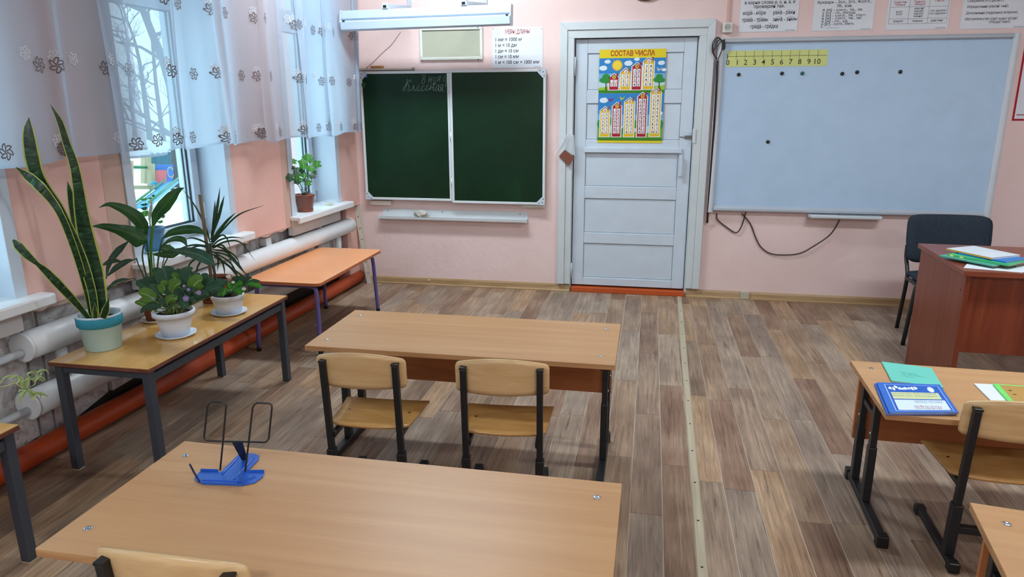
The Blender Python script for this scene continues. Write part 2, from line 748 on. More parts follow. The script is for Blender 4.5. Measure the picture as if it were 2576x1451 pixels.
# fresh patch strips beside the windows
PATCH = plain('bare_filler_patch', rgb(204, 172, 158), .8, 0, .2, .5, 12.)
for (s0, s1, z0, z1) in ((1.081, 1.155, .66, 2.36), (2.541, 2.665, .66, 2.36)):
    G().lbox(s0, s1, -.002, .0012, z0, z1).build('filler_patch', PATCH, wl, world=True)

# ---- windows
GLASS_T = NT('window_glass')
_tr = GLASS_T.n('ShaderNodeBsdfTransparent')
_tr.inputs[0].default_value = (.95, .98, .97, 1)
_gl = GLASS_T.n('ShaderNodeBsdfGlossy')
_gl.inputs['Roughness'].default_value = .02
_mx = GLASS_T.n('ShaderNodeMixShader')
_mx.inputs[0].default_value = .05
GLASS_T.l(_tr, 0, _mx, 1)
GLASS_T.l(_gl, 0, _mx, 2)
GLASS_T.l(_mx, 0, GLASS_T.out, 0)
GLASS = GLASS_T.m
GASKET = plain('black_rubber_gasket', rgb(24, 24, 26), .6)
SILL_M = plain('white_sill_board', rgb(232, 234, 236), .28, 0, .5)
OUTER = plain('white_washed_outer_reveal', rgb(222, 228, 232), .8, 0, .2, .6, 14.)
APRON = plain('white_apron_board', rgb(205, 204, 204), .6, 0, .3, .2, 20.)
WLAB = ['white plastic window nearest the chalkboard with ivy pot on sill', 'white plastic window with blue flower pot on its sill',
        'white plastic window cut by the picture edge above the near table', 'white plastic window behind the viewer, fourth along the wall',
        'white plastic window behind the viewer, last along the wall']
for i, (a, b) in enumerate(WINS):
    wd = thing('window_%d' % (i + 1), WLAB[i], 'window', LW((a + b) / 2, 0, .7), kind='structure')
    ai, bi = a - .035, b + .035                      # frame tucked behind the splayed reveal
    fz0, fz1 = .715, WZ1 - .005
    n0, n1 = -.27, -.20
    def fr(name, s0, s1, z0, z1, na=n0, nb=n1, mat=WHITE_PVC, bev=.004, par=wd):
        return G().lbox(s0, s1, na, nb, z0, z1).build(name, mat, par, bev=bev, world=True)
    a2, b2 = a - .034, b + .034
    # sash and frame are drawn right inside the reveal
    fr('frame_stile', a2, a2 + .03, fz0, fz1)
    fr('frame_stile', b2 - .03, b2, fz0, fz1)
    fr('frame_rail', a2 + .03, b2 - .03, fz0, fz0 + .03)
    fr('frame_rail', a2 + .03, b2 - .03, fz1 - .03, fz1)
    fr('transom', a2 + .03, b2 - .03, 1.985, 2.03)
    s0, s1 = a2 + .022, b2 - .022
    for (z0, z1) in ((fz0 + .022, 1.99), (2.02, fz1 - .022)):
        na, nb = -.255, -.185
        fr('sash_stile', s0, s0 + .055, z0, z1, na, nb)
        fr('sash_stile', s1 - .055, s1, z0, z1, na, nb)
        fr('sash_rail', s0 + .055, s1 - .055, z0, z0 + .055, na, nb)
        fr('sash_rail', s0 + .055, s1 - .055, z1 - .055, z1, na, nb)
        q0, q1, t0, t1 = s0 + .055, s1 - .055, z0 + .055, z1 - .055
        g = G()
        for (ga, gb) in ((-.216, -.2065), (-.240, -.2335)):
            g.lbox(q0, q0 + .005, ga, gb, t0, t1).lbox(q1 - .005, q1, ga, gb, t0, t1)
            g.lbox(q0 + .005, q1 - .005, ga, gb, t0, t0 + .005).lbox(q0 + .005, q1 - .005, ga, gb, t1 - .005, t1)
        g.build('gasket', GASKET, wd, world=True)
        G().lbox(q0 + .001, q1 - .001, -.2325, -.2165, t0 + .001, t1 - .001).build('pane', GLASS, wd, world=True)
    # hinge cover on the sash
    fr('hinge', a2 + .008, a2 + .022, .80, .90, -.2, -.172)
    # reveal boards and the corner trims on the wall face
    for (e, sg) in ((a, 1), (b, -1)):
        g = G().hexa([LW(e - sg * .044, -.21, .70), LW(e - sg * .044, .002, .70), LW(e + sg * .000, .002, .70), LW(e - sg * .026, -.21, .70),
                      LW(e - sg * .044, -.21, WZ1), LW(e - sg * .044, .002, WZ1), LW(e + sg * .000, .002, WZ1), LW(e - sg * .026, -.21, WZ1)])
        g.build('reveal', WHITE_PVC, wd, world=True)
        lo, hi = sorted((e + sg * .004, e - sg * .05))
        G().lbox(lo, hi, .001, .009, .70, WZ1 + .04).build('corner_trim', WHITE_PVC, wd, bev=.002, world=True)
    for (e, sg) in ((a, 1), (b, -1)):
        lo, hi = sorted((e - sg * .044, e - sg * .018))
        G().lbox(lo, hi, -.325, -.272, .66, WZ1 + .01).build('outer_reveal', OUTER, wd, world=True)
    G().lbox(a - .03, b + .03, -.37, -.272, .66, .70).build('outer_sill', OUTER, wd, world=True)
    G().lbox(a, b, -.21, .004, WZ1 - .012, WZ1 - .001).build('head_reveal', WHITE_PVC, wd, world=True)
    G().lbox(a - .042, b + .042, .001, .009, WZ1 - .006, WZ1 + .04).build('corner_trim', WHITE_PVC, wd, bev=.002, world=True)
    # sill: board with rounded nose, notched round the wall corner
    sl = G()
    sl.lbox(a - .024, b + .024, -.20, .001, .691, .716)
    sl.lbox(a - .115, b + .075, .001, .075, .691, .716)
    sl.lbox(a - .115, b + .075, .058, .078, .672, .712)
    sl.build('sill', SILL_M, wd, bev=.005, world=True)
    G().lbox(a - .005, b + .055, -.03, .012, .585, .688).build('apron_board', APRON, wd, bev=.002, world=True)
    # daylight enters through each window
    ld = bpy.data.lights.new('window_portal', 'AREA')
    ld.shape = 'RECTANGLE'
    ld.size, ld.size_y = b - a + .2, WZ1 - .7 + .1
    ld.cycles.is_portal = True
    lo_ = bpy.data.objects.new('window_portal', ld)
    col.objects.link(lo_)
    zax = -WN
    yax = Vector((0, 0, 1))
    xax = yax.cross(zax)
    mm = Matrix((xax, yax, zax)).transposed().to_4x4()
    mm.translation = LW((a + b) / 2, -.30, (.7 + WZ1) / 2)
    lo_.matrix_world = mm

# ---- skirting
SKIRT = wood('oak_look_skirting', rgb(188, 158, 118), rgb(158, 126, 88), (2, 30, 30), .45)
for (nm, x0, x1, lab) in (('baseboard_front', -.10, 1.60, 'oak look plastic skirting below the chalkboard'),
                          ('baseboard_side', 2.50, 5.69, 'oak look plastic skirting below the whiteboard')):
    t = thing(nm, lab, 'baseboard', ((x0 + x1) / 2, -.01, 0), kind='structure')
    pr = [(0, .0), (-.024, .0), (-.024, .008), (-.016, .014), (-.013, .045), (-.008, .056), (0, .058)]
    g = G().prism([(x0, y, z) for y, z in pr], (x1 - x0, 0, 0))
    g.build('skirting', SKIRT, t, world=True)
    if x0 > 2:
        G().box(2.90, 2.965, -.027, -.0, .004, .061).build('joint_cap', plain('clear_grey_plastic', rgb(186, 178, 160), .25), t, bev=.003, world=True)
    else:
        G().ball((.44, -.016, .04), .007, 8, 5).build('screw_cap', plain('pale_cap', rgb(224, 214, 196), .4), t, world=True)

# ---- door
dr = thing('door_1', 'white painted panel door with orange threshold', 'door', (2.045, 0, 0), kind='structure')
LY = .018                                       # face of the leaf
def fbox(name, x0, x1, y0, y1, z0, z1, mat=WHITE_PAINT, par=dr, bev=.003):
    return G().box(x0, x1, y0, y1, z0, z1).build(name, mat, par, bev=bev, world=True)
CREAM_PAINT = plain('cream_white_old_paint', rgb(206, 214, 216), .4, 0, .45, .2, 20.)
for (nm, x0, x1) in (('casing', 1.503, 1.603), ('casing', 2.489, 2.592)):
    g = G()
    if x0 < 2:
        g.prism([(x0, -.034, .062), (x0 + .052, -.034, .062), (x0 + .052, -.034, 1.958), (x0, -.034, 2.012)], (0, .034, 0)).box(x0 + .052, x1, -.024, .0, .062, 1.902)
    else:
        g.prism([(x1 - .052, -.034, .068), (x1, -.034, .068), (x1, -.034, 2.012), (x1 - .052, -.034, 1.958)], (0, .034, 0)).box(x0, x1 - .052, -.024, .0, .068, 1.902)
    g.build(nm, CREAM_PAINT, dr, bev=.003, world=True)
g = G()
g.prism([(1.503, -.034, 2.012), (2.592, -.034, 2.012), (2.540, -.034, 1.958), (1.555, -.034, 1.958)], (0, .034, 0))
g.box(1.555, 2.54, -.024, 0, 1.902, 1.958)
g.build('head_casing', CREAM_PAINT, dr, bev=.002, world=True)
for (x0, x1) in ((1.586, 1.606), (2.482, 2.504)):
    fbox('jamb', x0, x1, 0, .12, .0, 1.92, CREAM_PAINT)
fbox('head_jamb', 1.606, 2.482, .0, .12, 1.905, 1.924, CREAM_PAINT)
x0, x1, z0, z1 = 1.612, 2.477, .052, 1.898
def dz(py, px=1590):
    return at(px, py, LY).z
pz = [(dz(133), dz(226)), (dz(260), dz(352)), (dz(385), dz(470)), (dz(501), dz(588)), (dz(615), dz(702))]
xl, xr = 1.700, 2.388
G().box(x0, x1, LY + .014, LY + .04, z0, z1).build('leaf_core', WHITE_PAINT, dr, world=True)
fbox('stile', x0, xl, LY, LY + .014, z0, z1, bev=.004)
fbox('stile', xr, x1, LY, LY + .014, z0, z1, bev=.004)
rz = [z1] + [v for ab in pz for v in ab] + [z0]
for k in range(0, len(rz), 2):
    fbox('rail', xl, xr, LY, LY + .014, rz[k + 1], rz[k], bev=.004)
for (zt, zb) in pz:
    g = G().box(xl + .004, xr - .004, LY + .009, LY + .0145, zb + .004, zt - .004)
    g.build('panel', WHITE_PAINT, dr, bev=.005, world=True)
fbox('ledge', 1.690, 2.41, LY - .018, LY, dz(384), dz(372), bev=.003)
hz0, hz1 = dz(447, 1708), dz(390, 1708)
g = G().box(2.394, 2.418, LY - .034, LY - .018, hz0 + .01, hz1)
g.box(2.396, 2.416, LY - .02, LY, hz1 - .03, hz1 - .004).box(2.396, 2.416, LY - .02, LY, hz0 + .012, hz0 + .036)
g.build('handle', WHITE_PAINT, dr, bev=.004, world=True)
for (pa, pb) in ((143, 191), (661, 699)):
    za, zb = at(1444, pb, 0).z, at(1444, pa, 0).z
    G().tube([(1.609, -.006, za), (1.609, -.006, zb)], .008, 10).build('hinge', WHITE_PAINT, dr, world=True)
# hook latch on the leaf and its eye plate on the casing
c = at(1733, 345, LY)
g = G().box(c.x - .03, c.x + .028, LY - .008, LY, c.z - .012, c.z + .012)
g.tube([(c.x - .07, LY - .004, c.z + .002), (c.x - .02, LY - .006, c.z)], .003, 6)
g.build('latch', plain('worn_steel', rgb(120, 124, 128), .4, .8), dr, bev=.002, world=True)
c2 = at(1746, 342, -.024)
fbox('latch_plate', c2.x - .012, c2.x + .012, -.032, -.024, c2.z - .05, c2.z + .05, CREAM_PAINT)
ORANGE_PAINT = plain('orange_floor_paint', rgb(192, 84, 34), .4, 0, .5, .3, 18.)
fbox('threshold', 1.612, 2.490, -.02, .12, .0, .04, ORANGE_PAINT, bev=.004)

# ================================================================== HEATING, CURTAINS, RULER
RAD = plain('white_radiator_enamel', rgb(226, 228, 230), .35, 0, .5, .15, 30.)
rad = thing('pipe_radiator', 'white register radiator of two fat pipes along the window wall', 'radiator', LW(1.7, 0, .2))
for (zc, s0, s1) in ((.515, .19, 3.20), (.275, .22, 3.22)):
    n = 20
    prof = [(s0 - .012, .035), (s0, .052), (s0 + .012, .058)]
    pts = [LW(s, -.005, zc) for s, _ in prof] + [LW(s0 + (s1 - s0) * k / n, -.005, zc) for k in range(1, n + 1)]
    rs = [r for _, r in prof] + [.058] * n
    G().tube(pts, rs, 24).build('register_pipe', RAD, rad, world=True)
    G().tube([LW(s1 - .012, -.005, zc), LW(s1 - .002, -.005, zc)], .0605, 20).build('weld_ring', RAD, rad, world=True)
    G().lathe([(.055, 0), (.057, .004), (.03, .006)], (0, 0, 0), 20)
    G().tube([LW(s1, -.005, zc - .02), LW(s1 + 1.2, -.005, zc - .02)], .0165, 12).build('feed_pipe', RAD, rad, world=True)
for s in (.42, 3.02):
    G().tube([LW(s, -.005, .33), LW(s, -.005, .46)], .024, 12).build('riser', RAD, rad, world=True)
for (s, z) in ((1.33, .585), (.68, .60), (2.4, .585)):
    g = G().lbox(s - .03, s + .03, -.08, -.03, z - .02, z + .03).lbox(s - .008, s + .008, -.08, .0, z - .03, z - .012)
    g.build('bracket', RAD, rad, bev=.003, world=True)

ORANGE_PIPE = plain('orange_pipe_paint', rgb(176, 68, 28), .38, 0, .5, .2, 20.)
op = thing('heating_pipe', 'orange painted heating pipe lying along the floor', 'pipe', LW(2.2, -.03, 0))
G().tube([LW(.015 + k * .38, -.035, .052) for k in range(20)], .05, 20).build('floor_pipe', ORANGE_PIPE, op, world=True)
G().tube([LW(.06, -.03, .06), LW(.16, -.085, .11), LW(.5, -.085, .12)], .014, 8).build('branch_pipe', ORANGE_PIPE, op, world=True)

# sheer curtains --------------------------------------------------------------------
def sheer():
    t = NT('sheer_white_voile')
    tr = t.n('ShaderNodeBsdfTransparent')
    tl = t.n('ShaderNodeBsdfTranslucent')
    df = t.n('ShaderNodeBsdfDiffuse')
    tl.inputs[0].default_value = rgb(214, 230, 242)
    df.inputs[0].default_value = rgb(188, 200, 216)
    m1 = t.n('ShaderNodeMixShader')
    m1.inputs[0].default_value = .5
    t.l(tl, 0, m1, 1)
    t.l(df, 0, m1, 2)
    m2 = t.n('ShaderNodeMixShader')
    lw = t.n('ShaderNodeLayerWeight')
    lw.inputs[0].default_value = .35
    mr = t.n('ShaderNodeMapRange')
    mr.inputs['From Min'].default_value = 0.
    mr.inputs['From Max'].default_value = 1.
    mr.inputs['To Min'].default_value = .63
    mr.inputs['To Max'].default_value = .97
    t.l(lw, 'Facing', mr, 0)
    t.l(mr, 0, m2, 0)
    t.l(tr, 0, m2, 1)
    t.l(m1, 0, m2, 2)
    t.l(m2, 0, t.out, 0)
    return t.m


VOILE = sheer()
HEM = plain('curtain_hem_stitching', rgb(224, 228, 232), .8)
FLOWER = plain('brown_embroidery', rgb(104, 90, 90), .8)
FLOWER_W = plain('pale_embroidery', rgb(206, 208, 214), .8)
CZ1 = 2.62


def make_curtain(name, label, s0, s1, nb, amp, seed, ph):
    r = random.Random(seed)
    k1 = [(r.uniform(13, 17), r.uniform(0, 6)), (r.uniform(24, 31), r.uniform(0, 6)), (r.uniform(5, 8), r.uniform(0, 6))]

    def n_of(s, z):
        w = .55 * math.sin(k1[0][0] * s + k1[0][1]) + .33 * math.sin(k1[1][0] * s + k1[1][1] + .5 * math.sin(2 * z)) + .4 * math.sin(k1[2][0] * s + k1[2][1])
        w = math.copysign(abs(w) ** .8, w)
        return nb + amp * w * (1.0 - .25 * (z - 1.2) / 1.4) + (.012 * math.sin(9 * s + 3 * z))

    def s_of(s, z):
        # the folds lean over, as gathered cloth does
        return s + .070 * math.sin(k1[0][0] * s + k1[0][1] + 1.2) + .020 * math.sin(k1[1][0] * s + z * .7)

    def hem(s):
        return 1.228 + .010 * math.sin(4.3 * s + ph) + .008 * math.sin(17 * s + ph) + (.012 if math.sin(6.1 * s + ph * 2) > .3 else 0)

    t = thing(name, label, 'curtain', LW((s0 + s1) / 2, nb, 1.23), group='sheer curtains on the window wall')
    ns, nz = int((s1 - s0) * 140), 12
    vs, fs = [], []
    for i in range(ns + 1):
        s = s0 + (s1 - s0) * i / ns
        h = hem(s)
        for j in range(nz + 1):
            z = h + (CZ1 - h) * j / nz
            vs.append(LW(s_of(s, z), n_of(s, z), z))
    for i in range(ns):
        for j in range(nz):
            q = i * (nz + 1) + j
            fs.append((q, q + nz + 1, q + nz + 2, q + 1))
    G().add(vs, fs, 0, True).build('cloth', VOILE, t, world=True)
    g = G()
    vs, fs = [], []
    for i in range(ns + 1):
        s = s0 + (s1 - s0) * i / ns
        h = hem(s)
        for z in (h - .001, h + .011):
            vs.append(LW(s_of(s, z), n_of(s, z) + .0015, z))
    for i in range(ns):
        fs.append((i * 2, i * 2 + 2, i * 2 + 3, i * 2 + 1))
    g.add(vs, fs, 0, True).build('hem', VOILE, t, world=True)
    # pinwheel flowers sewn onto the cloth
    rows = [(1.282, 0.), (1.603, .11), (1.926, .04), (2.245, .13)]
    for (zr, so) in rows:
        s = s0 + .05 + so * .6
        while s < s1 - .05:
            for (ds, dz_, R, mat, off) in ((0, 0, .030, FLOWER, .004), (.052, .034, .025, FLOWER_W, .003)):
                cs, cz = s + ds + r.uniform(-.01, .01), zr + dz_ + r.uniform(-.006, .006)
                for _ in range(6):
                    if (LW(s_of(cs + .02, cz), n_of(cs + .02, cz), cz) - LW(s_of(cs - .02, cz), n_of(cs - .02, cz), cz)).length > .026:
                        break
                    cs += .022
                g = G()
                a0 = r.uniform(0, 1)
                st_q = max(.62, (LW(s_of(cs + .004, cz), n_of(cs + .004, cz), cz) - LW(s_of(cs - .004, cz), n_of(cs - .004, cz), cz)).length / .008)
                for p in range(6):
                    a = a0 + p * math.pi / 3
                    pts = []
                    for q in range(11):
                        u = 2 * math.pi * q / 10
                        # one looped petal, curling to one side
                        ra, la = R * (.08 + .92 * (1 - math.cos(u)) / 2), .26 * R * math.sin(u)
                        cu = a + .55 * (ra / R) ** 2
                        pts.append((cs + ra * math.cos(cu) - la * math.sin(cu), cz + ra * math.sin(cu) + la * math.cos(cu)))
                    for q in range(10):
                        (xa, ya), (xb, yb) = pts[q], pts[q + 1]
                        dx, dy = xb - xa, yb - ya
                        ll = math.hypot(dx, dy) or 1
                        w = (.0009 + .0018 * math.sin(math.pi * (q + .5) / 10) ** 2) * R / .030
                        nx, ny = -dy / ll * w, dx / ll * w
                        qd = [(xa + nx, ya + ny), (xa - nx, ya - ny), (xb - nx, yb - ny), (xb + nx, yb + ny)]
                        qd = [(cs + (x - cs) / st_q, z) for x, z in qd]
                        g.add([LW(s_of(x, z), n_of(x, z) + off, z) for x, z in qd], [(0, 1, 2, 3)], 0)
                g.build('embroidered_flower', mat, t, world=True)
            s += r.choice((.135, .16, .185, .21))
    # heading tape and rod loops out of sight above
    return t


make_curtain('sheer_curtain', 'sheer white curtain with brown flowers covering the windows nearest the chalkboard', .06, 2.565, .115, .040, 5, .4)
make_curtain('sheer_curtain', 'sheer white curtain with brown flowers hanging above the snake plant', 2.585, 5.0, .125, .040, 9, 1.7)
rod = thing('curtain_rod', 'white curtain rod above the windows', 'curtain rod', LW(3.5, .12, 2.6))
G().tube([LW(.03, .12, 2.63), LW(7.4, .12, 2.63)], .012, 10).build('rod', WHITE_PVC, rod, world=True)
for s in (.1, 1.4, 2.85, 4.3, 5.7, 7.2):
    G().lbox(s - .012, s + .012, .0, .125, 2.622, 2.638).build('rod_bracket', WHITE_PVC, rod, world=True)

# long ruler leaning in the corner ----------------------------------------------------
RUL = wood('pale_ruler_wood', rgb(226, 220, 204), rgb(206, 198, 180), (20, 20, 2), .55)
rb, rt = Vector((-.062, -.055, .001)), at(881, 428, -.022)
ru = thing('wooden_ruler', 'long pale wooden board ruler leaning in the corner', 'ruler', rb)
d = (rt - rb)
side = Vector((1, .0, 0)) - d.normalized() * d.normalized().x
side.normalize()
nrm = side.cross(d).normalized()
def rp(u, w, h=0):
    return rb + d * u + side * w + nrm * h
g = G()
N = 10
out = [rp(0, -.022), rp(0, .022)] + [rp(.985, .022), rp(.995, .016), rp(1, .0), rp(.995, -.016), rp(.985, -.022)]
g.prism([p - nrm * .003 for p in out], nrm * .006)
g.build('blade', RUL, ru, world=True)
fsg = 1 if nrm.y < 0 else -1
g = G()
for k in range(1, 100):
    u = k / 100
    ln = .015 if k % 10 == 0 else (.011 if k % 5 == 0 else .007)
    p0, p1 = rp(u - .0011, .021, .0033 * fsg), rp(u + .0011, .021, .0033 * fsg)
    q0, q1 = rp(u - .0011, .021 - ln, .0033 * fsg), rp(u + .0011, .021 - ln, .0033 * fsg)
    g.add([p0, p1, q1, q0], [(0, 1, 2, 3)])
for k in range(1, 10):
    g.text(str(k * 10), rp(k / 10 - .012, -.012, .0033 * fsg), side, d.normalized(), .014)
g.build('lettering', BLACK_INK, ru, world=True)

# ================================================================== TABLES BY THE WINDOWS
YELLOW_TOP = wood('yellow_laminate', rgb(214, 168, 100), rgb(198, 148, 82), (10, 1.2, 10), .09, .6, bump=.01)
RED_EDGE = wood('red_brown_edge', rgb(124, 72, 52), rgb(96, 52, 38), (6, 6, 30), .5)
FELT = plain('beige_felt_pad', rgb(188, 166, 130), .9)


def metal_table(label, x0, x1, y0, y1, h):
    cx, cy = (x0 + x1) / 2, (y0 + y1) / 2
    t = thing('metal_leg_table', label, 'table', (cx, cy, 0), group='low school tables along the windows')
    g = G().box(x0, x1, y0, y1, h - .018, h - .002, 0)
    g.build('top_edge', RED_EDGE, t, bev=.002, world=True)
    G().box(x0 + .001, x1 - .001, y0 + .001, y1 - .001, h - .0025, h).build('table_top', YELLOW_TOP, t, bev=.0008, world=True)
    lx, ly = (x0 + .028, x1 - .028), (y0 + .03, y1 - .03)
    for x in lx:
        for y in ly:
            G().box(x - .017, x + .017, y - .017, y + .017, .004, h - .0185).build('leg', GREY_METAL, t, bev=.003, world=True)
            G().box(x - .0165, x + .0165, y - .0165, y + .0165, 0, .0045).build('foot_pad', FELT, t, world=True)
    for x in lx:
        G().box(x - .013, x + .013, ly[0] + .017, ly[1] - .017, h - .068, h - .036).build('apron_rail', GREY_METAL, t, bev=.003, world=True)
    for y in ly:
        G().box(lx[0] + .017, lx[1] - .017, y - .013, y + .013, h - .05, h - .0185).build('apron_rail', GREY_METAL, t, bev=.003, world=True)
    return t


TZ = .475
metal_table('yellow topped table with dark metal legs carrying the potted plants', -.103, .341, -3.222, -2.135, TZ)
metal_table('yellow topped table with dark metal legs cut off at the picture edge', -.19, .262, -4.80, -3.722, TZ)

ORANGE_TOP = plain('orange_laminate', rgb(240, 164, 112), .24, 0, .5)
ORANGE_EDGE = plain('orange_edge_band', rgb(178, 100, 58), .45)
VIOLET_METAL = plain('violet_painted_tube', rgb(98, 90, 152), .38, 0, .5)
ot = thing('low_kids_table', 'low orange table with violet tube legs under the radiator', 'table', (.085, -1.27, 0))
X0, X1, Y0, Y1, HZ = -.135, .344, -1.775, -.775, .447
def rrect(x0, x1, y0, y1, z, r, n=5):
    out = []
    for (cx, cy, a0) in ((x1 - r, y1 - r, 0), (x0 + r, y1 - r, 90), (x0 + r, y0 + r, 180), (x1 - r, y0 + r, 270)):
        for k in range(n + 1):
            a = math.radians(a0 + 90 * k / n)
            out.append((cx + r * math.cos(a), cy + r * math.sin(a), z))
    return out
G().prism(rrect(X0, X1, Y0, Y1, HZ - .018, .035), (0, 0, .0165)).build('top_edge', ORANGE_EDGE, ot, world=True)
G().prism(rrect(X0, X1, Y0, Y1, HZ - .0015, .035), (0, 0, .0015)).build('table_top', ORANGE_TOP, ot, world=True)
for (sx, xx) in ((-1, X0 + .055), (1, X1 - .055)):
    for (sy, yy) in ((-1, Y0 + .06), (1, Y1 - .06)):
        path = [(xx - sx * .10, yy, HZ - .033), (xx - sx * .05, yy, HZ - .033), (xx - sx * .012, yy, HZ - .040), (xx + sx * .006, yy + sy * .003, HZ - .075), (xx + sx * .012, yy + sy * .012, .2), (xx + sx * .016, yy + sy * .025, .012)]
        G().tube(spline(path, 4), .0125, 10).build('leg', VIOLET_METAL, ot, world=True)
        G().lathe([(.014, 0), (.014, .02), (.0125, .024)], (xx + sx * .016, yy + sy * .025, 0), 10).build('foot_cap', PLASTIC_BLACK, ot, world=True)
for yy in (Y0 + .06, Y1 - .06):
    G().box(X0 + .13, X1 - .13, yy - .012, yy + .012, HZ - .044, HZ - .020).build('cross_rail', VIOLET_METAL, ot, bev=.003, world=True)

# ================================================================== ON THE FRONT WALL
XD, ZD = Vector((1, 0, 0)), Vector((0, 0, 1))
ALU = plain('white_aluminium_profile', rgb(214, 220, 222), .35, .0, .5)


def chalk_green():
    t = NT('green_chalkboard')
    b = t.bsdf(rgb(30, 66, 42), .34, 0, .24)
    mp = t.coords()
    nz = t.noise(mp, 3., 4., .6, .5)
    r = t.ramp([(.35, rgb(12, 40, 22)), (.62, rgb(16, 48, 28)), (.85, rgb(26, 60, 38))])
    t.l(nz, 0, r, 0)
    t.l(r, 0, b, 'Base Color')
    n2 = t.noise(mp, 140., 2.)
    t.bump(n2, 0, b, .08, .001)
    return t.m


BOARD = chalk_green()
CHALK = plain('white_chalk', rgb(150, 172, 160), .95, 0, .1)
cb = thing('chalkboard', 'green two panel chalkboard in a white frame', 'chalkboard', (.67, 0, .69))
BY = -.035
for (x0, x1, z0, z1, y0, edge) in ((-.055, .6645, .700, 1.687, BY, 'l'), (.6665, 1.402, .688, 1.690, BY - .008, 'r')):
    pn = G().box(x0 + .012, x1 - .012, y0 - .006, y0 + .016, z0 + .012, z1 - .012).build('writing_panel', BOARD, cb, world=True)
    fw = .019
    def rail(a, b, c, d):
        G().box(a, b, y0 - .014, y0 + .016, c, d).build('frame_rail', ALU, pn, bev=.003, world=True)
    rail(x0, x1, z1 - fw, z1)
    rail(x0, x1, z0, z0 + fw)
    rail(x0, x0 + fw, z0 + fw, z1 - fw)
    rail(x1 - fw, x1, z0 + fw, z1 - fw)
    e = .062
    cs = ((x0, z0, 1, 1), (x0, z1, 1, -1)) if edge == 'l' else ((x1, z0, -1, 1), (x1, z1, -1, -1))
    for (cx, cz, sx, sz) in cs:
        o2 = [(cx, y0 - .0165, cz), (cx + sx * e, y0 - .0165, cz), (cx + sx * e, y0 - .0165, cz + sz * .022), (cx + sx * .022, y0 - .0165, cz + sz * e), (cx, y0 - .0165, cz + sz * e)]
        if sx * sz < 0:
            o2 = o2[::-1]
        G().prism(o2, (0, .0035, 0)).build('corner_cap', WHITE_PVC, pn, world=True)
        for (dx, dz_) in ((.045, .011), (.012, .046), (.02, .02)):
            G().ball((cx + sx * dx, y0 - .017, cz + sz * dz_), .004, 6, 4, sc=(1, .4, 1)).build('screw', PLASTIC_BLACK, pn, world=True)
# black shadow gap at the edge of the left wing, hinges between the wings
for z in (.85, 1.2, 1.55):
    G().tube([(.6655, BY - .018, z - .03), (.6655, BY - .018, z + .03)], .0055, 8).build('hinge', ALU, cb, world=True)
MOUNT = plain('cream_wooden_block', rgb(222, 212, 200), .6)
for (x0, x1, z0, z1) in ((-.030, .148, .655, .688), (1.216, 1.402, .662, .683)):
    G().box(x0, x1, -.03, 0, z0, z1).build('mounting_block', MOUNT, cb, bev=.003, world=True)
# handwriting in chalk
def cp(x, y):
    return at(900 + x / 9.2, 170 + y / 9.2, BY - .0068)
strokes = [
    [(1560, 180), (1520, 165), (1495, 205), (1520, 245), (1548, 285), (1548, 335), (1518, 375), (1482, 350), (1492, 300), (1530, 250), (1565, 210), (1560, 180)],
    [(1660, 208), (1650, 280), (1635, 350)], [(1648, 292), (1704, 270)], [(1718, 205), (1698, 290), (1694, 338), (1714, 345)],
    [(1780, 222), (1750, 258), (1756, 315), (1790, 320), (1816, 280), (1808, 235), (1780, 222)],
    [(1912, 195), (1866, 212), (1856, 250), (1900, 262)], [(1914, 197), (1902, 262), (1896, 322)], [(1880, 262), (1836, 326)],
    [(2066, 155), (2030, 195), (2000, 235), (1975, 280), (1985, 312), (2014, 306), (2046, 262), (2030, 235), (2000, 240)],
    [(2080, 215), (2055, 320), (2025, 440)], [(2060, 240), (2085, 225)],
    [(1735, 380), (1805, 375)], [(1755, 345), (1775, 362), (1800, 340)],
    [(1148, 272), (1128, 370), (1105, 470), (1078, 535), (1046, 524), (1058, 472), (1120, 388), (1180, 318), (1222, 280), (1236, 332)],
    [(1130, 392), (1174, 402), (1180, 470), (1160, 538), (1192, 540), (1218, 510)],
    [(1218, 510), (1242, 528), (1276, 460), (1302, 405), (1294, 500), (1312, 540), (1345, 500)],
    [(1424, 420), (1388, 438), (1364, 500), (1380, 540), (1412, 508), (1430, 422), (1418, 515), (1440, 540), (1478, 498)],
    [(1542, 420), (1502, 440), (1480, 500), (1502, 540), (1546, 512), (1576, 486)],
    [(1636, 410), (1602, 430), (1576, 490), (1592, 532), (1632, 510), (1668, 478)],
    [(1696, 395), (1676, 522)], [(1686, 470), (1752, 450)], [(1760, 385), (1742, 505), (1756, 530), (1792, 500)],
    [(1872, 400), (1832, 420), (1802, 490), (1812, 540), (1852, 508), (1886, 405), (1866, 518), (1886, 540), (1910, 512)],
    [(1976, 390), (1924, 410), (1916, 458), (1960, 466)], [(1978, 392), (1962, 470), (1950, 550), (1998, 530)], [(1940, 470), (1902, 546)],
    [(2095, 600), (2080, 640)]]
for st in strokes:
    g = G()
    ps = spline([cp(*q) for q in st], 4) if len(st) > 2 else [cp(*q) for q in st]
    for a, b in zip(ps[:-1], ps[1:]):
        dd = (b - a)
        if dd.length < 1e-6:
            continue
        nn_ = Vector((-dd.z, 0, dd.x)).normalized() * .0019
        e_ = dd.normalized() * .0012
        g.add([a - nn_ - e_, b - nn_ + e_, b + nn_ + e_, a + nn_ - e_], [(0, 1, 2, 3)])
    g.build('chalk_stroke', CHALK, cb, world=True)

